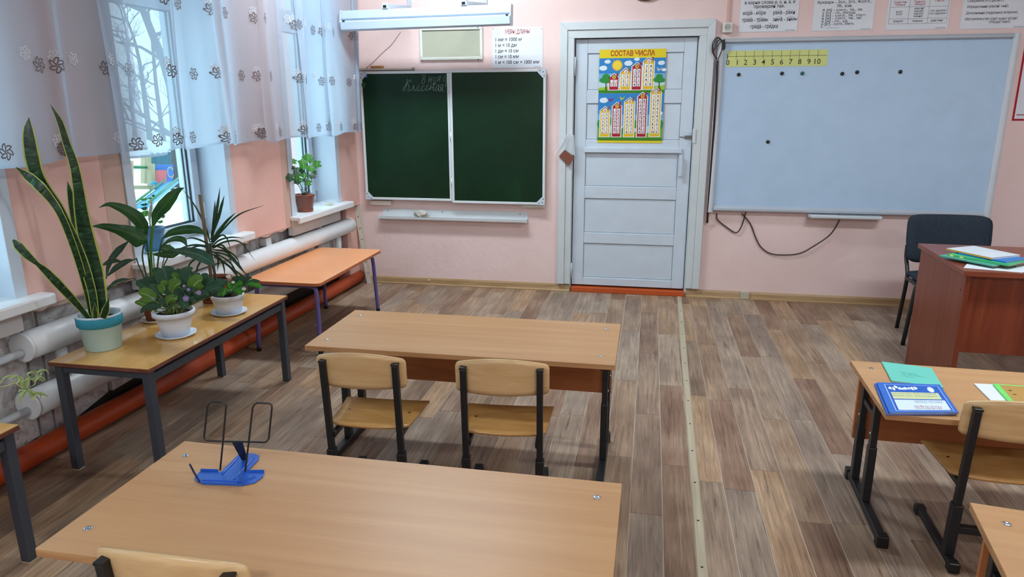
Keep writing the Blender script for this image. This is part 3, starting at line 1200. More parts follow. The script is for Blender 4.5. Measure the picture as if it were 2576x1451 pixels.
c = at(921, 192, BY - .007)
o = G().lathe([(.0105, 0), (.0105, .006), (.008, .009), (.0001, .009)], (0, 0, 0), 16)
o.v = [c + Vector((p.x, -p.z, p.y)) for p in o.v]
tag(o.build('round_magnet', plain('blue_magnet', rgb(70, 140, 200), .35)), 'small round blue magnet in the upper corner of the chalkboard', 'magnet')
c = at(915, 214, BY - .016)
mgt = thing('leaf_magnet', 'crumpled dark green leaf shaped magnet on the chalkboard frame', 'magnet', c)
GM = plain('green_foil', rgb(28, 98, 52), .35)
g = G()
for k, (ang, ln) in enumerate(((80, .028), (150, .022), (205, .022), (265, .03), (320, .026), (20, .03))):
    a = math.radians(ang)
    dv = Vector((math.cos(a), -.25 if k % 2 else -.05, math.sin(a)))
    g.ribbon([c, c + dv * ln * .5, c + dv * ln], [.007, .008, .0005], (0, -1, 0), .4 if k % 2 else -.3)
g.build('foil_leaves', GM, mgt, world=True)
G().ball(c + Vector((0, -.004, 0)), .008, 8, 6).build('bead', GM, mgt, world=True)

# chalk tray with rag
tr = thing('chalk_tray', 'long white metal chalk tray below the chalkboard', 'tray', (.65, 0, .545))
G().box(.065, 1.262, -.005, 0, .560, .622).build('back_plate', ALU, tr, bev=.001, world=True)
G().prism([(.045, -.001, .552), (.045, -.052, .548), (.045, -.056, .556), (.045, -.06, .566), (.045, -.062, .566), (.045, -.060, .550), (.045, -.055, .544), (.045, -.001, .548)][::-1], (1.21, 0, 0)).build('ledge', ALU, tr, world=True)
for x in (.043, 1.252):
    G().box(x, x + .010, -.062, -.001, .543, .574).build('end_cap', WHITE_PVC, tr, bev=.003, world=True)
for x in (.11, .57, 1.20):
    G().ball((x, -.006, .606), .004, 6, 4, sc=(1, .5, 1)).build('screw', PLASTIC_BLACK, tr, world=True)
RAG = plain('grey_rag_cloth', rgb(196, 190, 178), .95, 0, .1, .5, 40.)
rc = at(1060, 536, -.03)
r_ = random.Random(3)
g = G()
seg, rings = 22, 12
vs, fs = [], []
for i in range(rings + 1):
    for k in range(seg):
        th, ph = math.pi * i / rings, 2 * math.pi * k / seg
        rr = 1 + .28 * math.sin(3 * ph + 2.1 * i * .4) * math.sin(th) + .2 * math.sin(5 * ph - i) * math.sin(th) + .16 * math.sin(7 * th + ph * 2)
        vs.append(Vector((rc.x + .052 * rr * math.sin(th) * math.cos(ph), -.034 + .020 * rr * math.sin(th) * math.sin(ph), .582 + .030 * rr * math.cos(th))))
for i in range(rings):
    for k in range(seg):
        fs.append((i * seg + k, i * seg + (k + 1) % seg, (i + 1) * seg + (k + 1) % seg, (i + 1) * seg + k))
g.add(vs, fs, 0, True)
mz = min(v.z for v in g.v)
for v in g.v:
    v.z += .5525 - mz
tag(g.build('crumpled_rag', RAG), 'crumpled grey blackboard rag lying in the chalk tray', 'cloth')

# thin ledge above the chalkboard with wooden block, pointer
sh = thing('wall_ledge', 'thin cream ledge on the wall just above the chalkboard', 'ledge', (.1, 0, 1.695))
LEDGE = plain('cream_ledge_paint', rgb(206, 194, 178), .5)
G().box(-.125, .375, -.032, 0, 1.697, 1.703).build('shelf', LEDGE, sh, bev=.001, world=True)
G().box(-.125, .375, -.034, -.030, 1.697, 1.709).build('lip', LEDGE, sh, bev=.001, world=True)
G().box(.368, .378, -.036, 0, 1.694, 1.713).build('end_stop', plain('grey_stop', rgb(150, 140, 130), .5), sh, world=True)
c = at(949, 170, -.016)
o = G().box(c.x - .05, c.x + .05, -.03, -.004, 1.7035, 1.728).build('wood_block', wood('ochre_block', rgb(198, 146, 84), rgb(170, 118, 62), (30, 30, 4), .6), bev=.002)
tag(o, 'small ochre wooden block on the ledge above the chalkboard', 'wood block')
cd = [at(1008, 80, -.003), at(985, 112, -.003), at(963, 132, -.003), at(940, 155, -.003), at(916, 176, -.003)]
o = G().tube(spline(cd, 5), .0022, 6).build('wall_wire', plain('brown_wire', rgb(170, 140, 124), .6))
tag(o, 'thin brown wire slanting down the wall to the chalkboard', 'wire')

# empty framed panel
fp = thing('notice_frame', 'small white frame with blank grey green panel above the chalkboard', 'frame', (.675, 0, 1.765))
GREYGREEN = plain('grey_green_card', rgb(176, 178, 158), .6)
G().box(.447, .905, -.010, -.001, 1.778, 1.99).build('blank_panel', GREYGREEN, fp, world=True)
IVORY = plain('ivory_plastic', rgb(222, 226, 216), .35)
for (a, b, c_, d_) in ((.432, .918, 1.765, 1.786), (.432, .918, 1.978, 2.0), (.432, .452, 1.786, 1.978), (.898, .918, 1.786, 1.978)):
    G().box(a, b, -.02, -.001, c_, d_).build('frame_bar', IVORY, fp, bev=.003, world=True)
for (x, z) in ((.445, 1.766), (.885, 1.767), (.885, 1.992)):
    G().ball((x, -.018, z - .002), .005, 6, 4).build('pin', PLASTIC_BLACK, fp, world=True)

# strip lamp over the chalkboard
lp = thing('board_lamp', 'long white strip lamp on two wall arms above the chalkboard', 'lamp', (.6, -.4, 1.95))
LM = plain('white_lamp_enamel', rgb(184, 198, 212), .35)
LA, LB = Vector((-.016, -.40, 0)), Vector((1.205, -.40, 0))
def lpp(u, dy, dz_):
    zb = 1.945 + .0 * u + .014 * u
    p = LA.lerp(LB, u)
    return Vector((p.x, p.y + dy, zb + dz_))
sec_u = [(.06, .142), (.012, .142), (-.012, .138), (-.014, .085), (-.002, .075), (-.004, .072), (-.006, .068), (.06, .068)]
vs = [lpp(0, y, z) for y, z in sec_u] + [lpp(1, y, z) for y, z in sec_u]
k = len(sec_u)
g = G().add(vs, [tuple(range(k)), tuple(range(2 * k - 1, k - 1, -1))] + [((i + 1) % k, i, k + i, k + (i + 1) % k) for i in range(k)])
g.build('housing', LM, lp, bev=.002, world=True)
sec_r = [(.062, .07), (-.018, .07), (-.034, .062), (-.030, .012), (-.022, .002), (-.012, .0), (-.016, .006), (-.022, .014), (-.026, .058), (.06, .066)]
vs = [lpp(0, y, z) for y, z in sec_r] + [lpp(1, y, z) for y, z in sec_r]
k = len(sec_r)
g = G().add(vs, [tuple(range(k)), tuple(range(2 * k - 1, k - 1, -1))] + [((i + 1) % k, i, k + i, k + (i + 1) % k) for i in range(k)])
g.build('reflector', LM, lp, world=True)
G().tube([lpp(.04, .02, .035), lpp(.96, .02, .035)], .013, 12).build('tube', plain('unlit_tube', rgb(232, 236, 238), .2), lp, world=True)
for u in (0, 1):
    o_ = [lpp(u, .05, .004), lpp(u, -.012, .0), lpp(u, -.034, .062), lpp(u, -.014, .142), lpp(u, .06, .142)]
    s_ = (-.008 if u == 0 else .008)
    g = G().prism(o_ if u == 0 else o_[::-1], (s_, 0, 0))
    g.build('end_plate', LM, lp, bev=.002, world=True)
for u in (.02, .985):
    G().box(lpp(u, 0, 0).x - .008, lpp(u, 0, 0).x + .008, -.437, -.428, lpp(u, 0, .064).z, lpp(u, 0, .072).z).build('clip', PLASTIC_BLACK, lp, world=True)
for (u, px) in ((.27, 1030), (.735, 1222)):
    pa = lpp(u, .01, .158)
    xw = at(px, 10, 0).x
    G().bar(pa, (xw, -.012, 2.145), .022, .03).build('arm', LM, lp, bev=.003, world=True)
    G().box(xw - .014, xw + .014, -.012, -.0, 2.06, 2.6).build('wall_bar', LM, lp, bev=.002, world=True)
    G().box(pa.x - .022, pa.x + .022, pa.y - .028, pa.y + .02, pa.z - .018, pa.z + .022).build('clamp', LM, lp, bev=.003, world=True)
    G().box(pa.x - .012, pa.x + .012, pa.y - .0295, pa.y - .02, pa.z - .012, pa.z + .006).build('clamp_slot', PLASTIC_BLACK, lp, world=True)

# ------------------------------------------------------------------ printed posters
def sheet(name, label, cat, x0, x1, z0, z1, mat=PAPER, y=-.0015, yt=.001, group=None):
    t = thing(name, label, cat, ((x0 + x1) / 2, 0, z0), group=group)
    G().box(x0, x1, y - yt, y, z0, z1).build('sheet', mat, t, world=True)
    return t, y - yt - .0004

po, py_ = sheet('length_poster', 'white poster of length units beside the blank frame', 'poster', .990, 1.370, 1.701, 1.986)
RED_INK = ink(160, 44, 44)
g = G()
g.text('МЕРЫ ДЛИНЫ', (1.18, py_, 1.942), XD, ZD, .031, .186, 'CENTER', .012)
g.build('title_lettering', RED_INK, po, world=True)
for k, (s, w) in enumerate((('1 км = 1000 м', .203), ('1 м = 10 дм', .166), ('1 дм = 10 см', .180), ('1 см = 10 мм', .182), ('1 м = 100 см = 1000 мм', .336))):
    G().text(s, (1.008, py_, 1.892 - k * .0403), XD, ZD, .0265, w, 'LEFT', .012).build('lettering', BLACK_INK, po, world=True)
G().text('Математика', (1.355, py_, 1.706), XD, ZD, .008, .05, 'RIGHT').build('lettering', ink(120, 120, 130), po, world=True)
for (x, z) in ((1.36, 1.975), (.998, 1.98)):
    G().ball((x, py_, z), .004, 6, 4, sc=(1, .5, 1)).build('pin', STEEL, po, world=True)

# posters above the whiteboard
G4 = 'language posters above the whiteboard'
pz1 = 2.50
A, ya = sheet('spelling_poster', 'white spelling poster with accented word pairs above the number line', 'poster', 2.748, 3.134, 1.922, pz1, group=G4)
def line(t, y, s, x, z, h, w, al='LEFT', mat=BLACK_INK, bold=.012, sh=.0, nm='lettering'):
    return G().text(s, (x, y, z), XD, ZD, h, w, al, bold, sh).build(nm, mat, t, world=True)
line(A, ya, 'в корне слова е, о, и, а, я', 2.94, 2.103, .022, .33, 'CENTER')
line(A, ya, 'проверяй так.', 2.94, 2.077, .022, .205, 'CENTER')
for (row, z) in (((('мор', 'я', ' - м', 'о', 'ре'), ('р', 'е', 'ка - р', 'е', 'ки')), 2.034), ((('тр', 'а', 'ва - тр', 'а', 'вы'), ('з', 'и', 'ма - з', 'и', 'мы')), 1.994)):
    pass
for (s, x, z, w) in (('моря - море', 2.768, 2.034, .152), ('река - реки', 2.968, 2.034, .142), ('трава - травы', 2.766, 1.990, .172), ('зима - зимы', 2.968, 1.990, .160), ('гряда - грядка', 2.825, 1.946, .182)):
    line(A, ya, s, x, z, .025, w)
    g = G()
    for fx in (.16, .66):
        cx = x + w * fx + .012
        for q in range(6):
            a0, a1 = math.radians(35 + 110 * q / 6), math.radians(35 + 110 * (q + 1) / 6)
            r0, r1 = .027, .0285
            ps = [(cx + r0 * math.cos(a0), ya, z + .006 + r0 * math.sin(a0) * .8), (cx + r1 * math.cos(a0), ya, z + .006 + r1 * math.sin(a0) * .8),
                  (cx + r1 * math.cos(a1), ya, z + .006 + r1 * math.sin(a1) * .8), (cx + r0 * math.cos(a1), ya, z + .006 + r0 * math.sin(a1) * .8)]
            g.poly(ps)
    g.build('root_arc', ink(90, 110, 150), A, world=True)
    g = G()
    for fx in (.34, .72):
        cx = x + w * fx
        g.poly([(cx, ya, z + .021), (cx + .0022, ya, z + .021), (cx + .006, ya, z + .029), (cx + .0035, ya, z + .029)])
    g.build('accent_mark', RED_INK, A, world=True)
line(A, ya, 'Русский язык', 3.12, 1.926, .009, .06, 'RIGHT', ink(90, 90, 100), 0)

B, yb = sheet('phonetics_poster', 'white phonetics poster with bracketed letters, second above the whiteboard', 'poster', 3.231, 3.616, 1.920, pz1, group=G4)
line(B, yb, 'букварь - 2сл., 2гл., 4согл.,', 3.250, 2.094, .018, .34)
line(B, yb, '7б., 6зв.', 3.375, 2.069, .018, .10)
for k, s in enumerate(('б [б] - согл., тв., зв.', 'у [у] - гл., безуд.', 'к [к] - согл., тв., глух.', 'в [в] - согл., тв., зв.', 'а [а] - гл., уд.', 'р [р’] - согл., мягк.', 'ь - ')):
    line(B, yb, s, 3.287, 2.045 - k * .0178, .0155, (.258, .215, .283, .256, .172, .212, .02)[k])
G().box(3.32, 3.405, yb - .0001, yb, 1.937, 1.9385).build('rule_line', BLACK_INK, B, world=True)
line(B, yb, 'Русский язык', 3.605, 1.924, .009, .06, 'RIGHT', ink(90, 90, 100), 0)

Cc, yc = sheet('grammar_table_poster', 'white grammar poster with a three column table', 'poster', 3.697, 4.079, 1.917, pz1, group=G4)
LINE_INK = ink(110, 112, 116)
g = G()
for z in (1.955, 1.986, 2.06, 2.16):
    g.box(3.713, 4.068, yc - .0001, yc, z - .0009, z + .0009)
for x in (3.713, 3.832, 3.952, 4.068):
    g.box(x - .0009, x + .0009, yc - .0001, yc, 1.955, 2.30)
g.build('table_lines', LINE_INK, Cc, world=True)
for (s, x, z, w, m) in (('Существи-', 3.772, 2.085, .082, RED_INK), ('тельное', 3.772, 2.069, .062, RED_INK), ('Прилага-', 3.892, 2.085, .072, RED_INK), ('тельное', 3.892, 2.069, .064, RED_INK), ('Глагол', 4.01, 2.088, .055, RED_INK),
                        ('кто?', 3.772, 2.024, .040, BLACK_INK), ('что?', 3.772, 2.009, .040, BLACK_INK), ('какой?', 3.892, 2.043, .060, BLACK_INK), ('какая?', 3.892, 2.027, .058, BLACK_INK), ('какое?', 3.892, 2.011, .058, BLACK_INK), ('какие?', 3.892, 1.995, .056, BLACK_INK),
                        ('что делать?', 4.01, 2.027, .098, BLACK_INK), ('что сделать?', 4.01, 2.010, .104, BLACK_INK), ('предмет', 3.772, 1.966, .064, BLACK_INK), ('признак', 3.892, 1.966, .066, BLACK_INK), ('действие', 4.01, 1.966, .074, BLACK_INK)):
    line(Cc, yc, s, x, z, .0135, w, 'CENTER', m)
line(Cc, yc, 'Русский язык', 4.068, 1.921, .009, .06, 'RIGHT', ink(90, 90, 100), 0)

D, yd_ = sheet('sentence_parts_poster', 'white poster listing sentence parts, last before the red bordered one', 'poster', 4.155, 4.545, 1.914, pz1, group=G4)
for (s, x, z, w) in (('Сказуемое (что делает?)', 4.178, 2.080, .215), ('Определение (какой? чей?)', 4.180, 2.044, .245), ('Дополнение (падежные вопросы)', 4.180, 2.005, .305), ('Обстоятельство (где? куда? когда?', 4.178, 1.968, .312), ('откуда? как?)', 4.325, 1.948, .125)):
    line(D, yd_, s, x, z, .016, w)
line(D, yd_, 'Русский язык', 4.535, 1.918, .009, .06, 'RIGHT', ink(90, 90, 100), 0)

Rp, yr = sheet('red_border_poster', 'white poster with red border and small round pictures beside the whiteboard', 'poster', 4.560, 5.06, 1.325, 2.0, ink(168, 26, 36))
G().box(4.572, 5.048, yr - .0006, yr, 1.337, 1.988).build('inner_sheet', PAPER, Rp, world=True)
for (z, cc) in ((1.79, (70, 130, 80)), (1.70, (60, 110, 160)), (1.655, (80, 80, 140)), (1.745, (170, 150, 60))):
    for kx in range(4):
        g = G()
        ps = [(4.602 + kx * .12 + .017 * math.cos(a * math.pi / 8), yr - .0008, z + .017 * math.sin(a * math.pi / 8)) for a in range(16)]
        g.poly(ps)
        g.build('round_picture', ink(*cc), Rp, world=True)
G().box(4.590, 4.70, yr - .0009, yr - .0007, 1.585, 1.605).build('caption_box', ink(190, 196, 206), Rp, world=True)
G().box(4.582, 4.64, yr - .0009, yr - .0007, 1.36, 1.366).build('caption_line', ink(150, 60, 60), Rp, world=True)

# socket, conduit, clock
so = thing('wall_socket', 'white surface mounted power socket between door and whiteboard', 'socket', (2.672, 0, 1.93))
SOCK = plain('cream_plastic', rgb(222, 220, 212), .35)
G().box(2.638, 2.706, -.036, 0, 1.918, 1.986).build('housing', SOCK, so, bev=.008, seg=3, world=True)
g = G().lathe([(.0, .0), (.022, .0), (.023, .002), (.0255, .002), (.026, .0)][1:], (0, 0, 0), 20, caps=False)
g.v = [Vector((2.672 + p.x, -.0365 - p.z, 1.955 + p.y)) for p in g.v]
g.build('outlet_ring', SOCK, so, world=True)
g = G().lathe([(.0001, 0), (.0215, 0)], (0, 0, 0), 20, caps=False)
g.v = [Vector((2.672 + p.x, -.0369, 1.955 + p.y)) for p in g.v]
g.build('outlet_recess', plain('grey_recess', rgb(176, 176, 172), .6), so, world=True)
for dx in (-.009, .009):
    g = G().lathe([(.0001, 0), (.0032, 0)], (0, 0, 0), 10, caps=False)
    g.v = [Vector((2.672 + dx + p.x, -.0374, 1.955 + p.y)) for p in g.v]
    g.build('pin_hole', PLASTIC_BLACK, so, world=True)
o = G().box(2.664, 2.682, -.012, 0, 1.987, 2.95).build('cable_duct', plain('pink_painted_duct', rgb(216, 172, 162), .5), bev=.002)
tag(o, 'narrow pink painted cable duct running up from the socket', 'cable duct')
ck = thing('wall_clock', 'round clock with brown wooden rim above the door', 'clock', (2.10, 0, 2.30))
def ring(prof, c_, seg=40):
    g_ = G().lathe(prof, (0, 0, 0), seg, caps=False)
    g_.v = [Vector((c_[0] + p.x, c_[1] - p.z, c_[2] + p.y)) for p in g_.v]
    return g_
CKC = (2.10, -.001, 2.292)
ring([(.115, 0), (.148, 0), (.150, .012), (.145, .024), (.130, .030), (.118, .022), (.115, 0)], CKC).build('rim', wood('brown_clock_rim', rgb(112, 70, 36), rgb(80, 46, 22), (12, 12, 12), .35), ck, world=True)
ring([(.0001, .006), (.118, .006)], CKC).build('dial', PAPER, ck, world=True)
for hr in range(12):
    a = math.pi / 6 * hr
    G().text(str(hr or 12), (CKC[0] + .095 * math.sin(a), -.0085, CKC[2] + .095 * math.cos(a) - .008), XD, ZD, .024, None, 'CENTER').build('numeral', BLACK_INK, ck, world=True)
G().bar((CKC[0], -.011, CKC[2]), (CKC[0] + .05, -.011, CKC[2] + .03), .004, .001).build('hour_hand', PLASTIC_BLACK, ck, world=True)
G().bar((CKC[0], -.012, CKC[2]), (CKC[0] - .02, -.012, CKC[2] + .085), .003, .001).build('minute_hand', PLASTIC_BLACK, ck, world=True)

# ------------------------------------------------------------------ whiteboard
wb = thing('whiteboard', 'large interactive whiteboard with rounded pale frame', 'whiteboard', (3.56, 0, .66))
WBF = plain('pale_grey_plastic', rgb(206, 212, 218), .4)
WBS = plain('whiteboard_surface', rgb(180, 206, 230), .45, 0, .4)
G().box(2.64, 4.49, -.030, -.002, .70, 1.87).build('writing_surface', WBS, wb, world=True)
for (x0, x1) in ((2.612, 2.657), (4.467, 4.515)):
    ps = []
    for q in range(7):
        a = math.pi * q / 6
        ps.append(((x0 + x1) / 2 - math.cos(a) * (x1 - x0) / 2, -.034 - .018 * math.sin(a), .662))
    ps += [(x1, -.002, .662), (x0, -.002, .662)]
    G().prism(ps[::-1], (0, 0, 1.218)).build('side_rail', WBF, wb, bev=.002, world=True)
g = G().prism([(2.657, -.002, 1.880), (2.657, -.040, 1.880), (2.657, -.052, 1.872), (2.657, -.052, 1.856), (2.657, -.034, 1.846), (2.657, -.002, 1.846)], (1.81, 0, 0))
g.build('top_rail', plain('grey_top_rail', rgb(176, 184, 192), .4), wb, world=True)
g = G().prism([(2.657, -.002, .712), (2.657, -.034, .712), (2.657, -.050, .694), (2.657, -.050, .680), (2.657, -.038, .672), (2.657, -.002, .672)], (1.81, 0, 0))
g.build('bottom_rail', plain('grey_bottom_rail', rgb(178, 186, 196), .4), wb, world=True)
tx0, tx1 = 3.322, 3.815
g = G().prism([(tx0 + .02, -.004, .664), (tx0, -.036, .668), (tx0 + .01, -.10, .668), (tx1 - .01, -.10, .668), (tx1, -.036, .668), (tx1 - .02, -.004, .664)][::-1], (0, 0, -.022))
g.build('pen_tray', WBF, wb, bev=.005, world=True)
G().box(3.52, 3.66, -.093, -.058, .668, .6715).build('pen_slot', plain('grey_slot', rgb(150, 158, 168), .4), wb, bev=.002, world=True)
G().box(3.675, 3.80, -.093, -.058, .668, .6715).build('pen_slot', plain('grey_slot', rgb(150, 158, 168), .4), wb, bev=.002, world=True)

WY = -.0302
nl = thing('number_line_card', 'yellow green paper number line from zero to ten on the whiteboard', 'card', (3.01, WY, 1.69))
LIME = plain('lime_yellow_paper', rgb(208, 214, 132), .55)
G().box(2.680, 3.345, WY - .0012, WY - .0001, 1.690, 1.798).build('sheet', LIME, nl, world=True)
yn = WY - .0016
g = G().box(2.683, 3.338, yn, yn + .0003, 1.7585, 1.7610)
for k in range(11):
    x = 2.683 + k * .0598
    g.box(x - (.0025 if k == 0 else .0011), x + (.0025 if k == 0 else .0011), yn, yn + .0003, 1.742, 1.778 if k == 0 else 1.795)
g.build('scale_lines', ink(58, 66, 40), nl, world=True)
for k in range(11):
    G().text(str(k), (2.688 + k * .0598 - (.008 if k == 10 else 0), yn, 1.703), XD, ZD, .036, None, 'CENTER', .008).build('numeral', ink(44, 52, 36), nl, world=True)
mags = [(2.768, 1.638, 'k', 'small black magnet below the zero end of the number line'), (3.057, 1.643, 'k', 'small black magnet under the number six'),
        (3.191, 1.642, 't', 'small teal magnet on the whiteboard'), (3.451, 1.637, 'k', 'small black magnet, lower one of a near pair on the whiteboard'),
        (3.545, 1.646, 'k', 'small black magnet, upper one of a near pair on the whiteboard'), (3.818, 1.646, 'k', 'small black magnet alone at the far end of the magnet row'),
        (3.003, 1.176, 'k', 'small black magnet in the middle height of the whiteboard')]
TEAL = plain('teal_plastic', rgb(14, 92, 96), .35)
for (x, z, cc, lab) in mags:
    g = ring([(.0125, 0), (.0125, .006), (.0105, .009), (.0001, .0095)], (x, WY, z), 16)
    tag(g.build('round_magnet', TEAL if cc == 't' else PLASTIC_BLACK), lab, 'magnet', 'round magnets on the whiteboard')

# cables
cb1 = thing('cable_bundle', 'bundled black cable hanging over the whiteboard corner beside the door', 'cable', (2.62, -.05, .7))
def cpt(px, py, y=-.058):
    return at(px, py, y)
G().tube(spline([cpt(1805, 152), cpt(1802, 220), cpt(1796, 320, -.05), cpt(1788, 430, -.045), cpt(1781, 530, -.04), cpt(1779, 560, -.02)], 6), .0075, 8).build('hanging_cable', PLASTIC_BLACK, cb1, world=True)
for (dx, w, top) in ((0, 14, 96), (4, 10, 99), (8, 6, 103), (-2, 17, 94)):
    lp_ = [cpt(1804, 150), cpt(1797 - w * .3, 130), cpt(1800 - w * .2 + dx, top + 10), cpt(1808 + dx, top), cpt(1818 + dx * .3, top + 12), cpt(1815, 128), cpt(1806, 150)]
    G().tube(spline(lp_, 6), .0035, 6).build('cable_loop', PLASTIC_BLACK, cb1, world=True)
G().tube(spline([cpt(1819, 100), cpt(1822, 115), cpt(1820, 125)], 4), .008, 8).build('plug', PLASTIC_BLACK, cb1, world=True)
WIRE = plain('dark_brown_cable', rgb(52, 36, 36), .5)
o = G().tube(spline([at(*q, -.012) for q in ((1803, 536), (1805, 552), (1826, 570), (1850, 585), (1862, 576), (1870, 556), (1876, 534))], 6), .0042, 8).build('short_cable_loop', WIRE)
tag(o, 'short dark cable loop hanging under the whiteboard near the door', 'cable')
o = G().tube(spline([at(*q, -.012) for q in ((1866, 537), (1880, 552), (1890, 568), (1902, 600), (1915, 622), (1940, 638), (1980, 641), (2015, 636), (2045, 620), (2080, 597), (2098, 578), (2112, 553))], 6), .0042, 8).build('long_cable_loop', WIRE)
tag(o, 'long dark cable sagging from the whiteboard to its pen tray', 'cable')

# hanging brown card with clear bag on the door casing
hb = thing('hanging_card', 'brown card in a clear plastic bag hanging on the door casing', 'card', at(1426, 398, -.045))
c4 = [at(*q, -.046) for q in ((1406, 393), (1420, 377), (1445, 396), (1431, 417))]
G().prism(c4[::-1], (0, .008, 0)).build('brown_card', plain('brown_leatherette', rgb(124, 70, 52), .6), hb, world=True)
CLEAR = NT('clear_film')
_t = CLEAR.n('ShaderNodeBsdfTransparent')
_d = CLEAR.n('ShaderNodeBsdfPrincipled')
_d.inputs['Base Color'].default_value = rgb(232, 238, 242)
_d.inputs['Roughness'].default_value = .2
_x = CLEAR.n('ShaderNodeMixShader')
_x.inputs[0].default_value = .35
CLEAR.l(_t, 0, _x, 1)
CLEAR.l(_d, 0, _x, 2)
CLEAR.l(_x, 0, CLEAR.out, 0)
CLEAR = CLEAR.m
bg = [at(*q, -.042) for q in ((1416, 345), (1432, 335), (1444, 340), (1446, 392), (1420, 376))]
G().prism(bg[::-1], (0, .004, 0)).build('clear_bag', CLEAR, hb, world=True)
G().bar(at(1394, 388, -.045), at(1428, 338, -.045), .009, .003, (0, 1, 0)).build('tape_strip', CLEAR, hb, world=True)
G().tube(spline([at(1422, 376, -.05), at(1428, 350, -.05), at(1434, 332, -.04)], 5), .0016, 6).build('string', PAPER, hb, world=True)

# ------------------------------------------------------------------ poster on the door
PYD = LY - .002
ps_t = thing('number_poster', 'colourful number bonds poster with houses on the door', 'poster', (2.025, PYD, 1.159))
PX0, PX1, PZ0, PZ1 = 1.786, 2.262, 1.159, 1.823
IW, IH = 950., 1330.                    # poster design units
def pp(u, v, lay=0):
    return Vector((PX0 + (PX1 - PX0) * u / IW, PYD - .0014 - .00035 * lay, PZ1 - (PZ1 - PZ0) * v / IH))
def pbox(g_, u0, u1, v0, v1, lay, mi=0):
    g_.poly([pp(u0, v1, lay), pp(u1, v1, lay), pp(u1, v0, lay), pp(u0, v0, lay)], mi)
def pell(g_, u, v, ru, rv, lay, mi=0, n=14):
    g_.poly([pp(u + ru * math.cos(-2 * math.pi * k / n), v + rv * math.sin(-2 * math.pi * k / n), lay) for k in range(n)], mi)
G().box(PX0, PX1, PYD - .0012, PYD, PZ0, PZ1).build('sheet', ink(228, 206, 40), ps_t, world=True)
g = G()
SKYB = [ink(50, 132, 196), ink(120, 178, 214), ink(190, 216, 226)]
for (v0, v1) in ((122, 600), (615, 1290)):
    h = (v1 - v0)
    pbox(g, 0, IW, v0, v0 + h * .45, 1, 0)
    pbox(g, 0, IW, v0 + h * .45, v0 + h * .7, 1, 1)
    pbox(g, 0, IW, v0 + h * .7, v1, 1, 2)
g.build('sky_print', SKYB, ps_t, world=True)
g = G()
GRN = [ink(150, 194, 60), ink(60, 130, 40), ink(110, 170, 50)]
g.poly([pp(*q, 2) for q in ((0, 600), (950, 600), (950, 500), (800, 520), (600, 560), (300, 545), (150, 520), (0, 535))], 0)
pbox(g, 0, IW, 570, 612, 3, 1)
g.poly([pp(*q, 2) for q in ((0, 1290), (950, 1290), (950, 1000), (915, 1000), (880, 1120), (700, 1200), (500, 1160), (250, 1200), (60, 1150), (30, 1000), (0, 1000))], 2)
pbox(g, 0, IW, 1255, 1296, 3, 1)
g.build('meadow_print', GRN, ps_t, world=True)
g = G()
for (u, v, ru) in ((120, 170, 45), (60, 260, 58), (420, 195, 60), (540, 140, 40), (890, 195, 50), (930, 290, 35), (80, 715, 62), (905, 900, 40), (420, 950, 30), (790, 820, 35)):
    pell(g, u, v, ru, ru * .6, 3)
    pell(g, u - ru * .35, v + ru * .1, ru * .55, ru * .45, 3.3)
    pell(g, u + ru * .3, v - ru * .15, ru * .5, ru * .5, 3.6)
g.build('cloud_print', ink(222, 232, 240), ps_t, world=True)
g = G()
star = []
for k in range(32):
    a = -2 * math.pi * k / 32
    rr = 84 if k % 2 else 66
    star.append(pp(262 + rr * math.cos(a), 222 + rr * math.sin(a), 3))
g.poly(star, 0)
pell(g, 262, 222, 56, 56, 4, 1, 20)
g.build('sun_print', [ink(236, 190, 40), ink(244, 212, 70)], ps_t, world=True)
g = G()
for (u, v, s) in ((105, 420, 1.), (870, 420, .9)):
    g.poly([pp(u - 8, v + 150 * s, 3), pp(u + 12, v + 150 * s, 3), pp(u + 6, v + 40, 3), pp(u - 4, v + 40, 3)], 1)
    for q_, (du, dv, ru) in enumerate(((0, -40, 55), (-45, 10, 50), (45, 15, 48), (0, 20, 50))):
        pell(g, u + du * s, v + dv * s, ru * s, ru * .75 * s, 4 + .3 * q_, 0)
for (u, v) in ((180, 1010), (560, 1060), (380, 1160), (930, 1060), (20, 1060)):
    pell(g, u, v, 26, 60, 3, 0)
g.build('tree_print', [ink(46, 140, 60), ink(70, 50, 36)], ps_t, world=True)
g = G()
for (u, v, c_) in ((190, 700, 0), (350, 680, 1), (865, 275, 2)):
    g.poly([pp(u - 38, v - 24, 4), pp(u, v + 8, 4), pp(u + 44, v - 30, 4), pp(u + 14, v + 20, 4), pp(u - 22, v + 34, 4)], c_)
g.build('bird_print', [ink(140, 40, 110), ink(190, 200, 60), ink(200, 206, 190)], ps_t, world=True)
ps_title = G().text('СОСТАВ ЧИСЛА', pp(475, 90, 2), XD, ZD, .036, .318, 'CENTER', .02)
ps_title.build('title_lettering', ink(176, 52, 40), ps_t, world=True)
YB, RB = ink(226, 184, 44), ink(172, 30, 46)
HM = [ink(232, 234, 232), YB, RB, ink(96, 92, 110), ink(238, 238, 236), ink(34, 40, 84), ink(236, 190, 60), ink(150, 90, 50)]
houses = [(2, 155, 285, 400, 565, 'r'), (3, 320, 455, 325, 565, 'y'), (4, 480, 612, 250, 565, 'r'), (5, 640, 785, 180, 560, 'y'),
          (6, 38, 170, 868, 1240, 'y'), (7, 215, 340, 808, 1240, 'r'), (8, 392, 530, 742, 1240, 'y'), (9, 580, 708, 668, 1240, 'r'), (10, 765, 905, 608, 1235, 'y')]
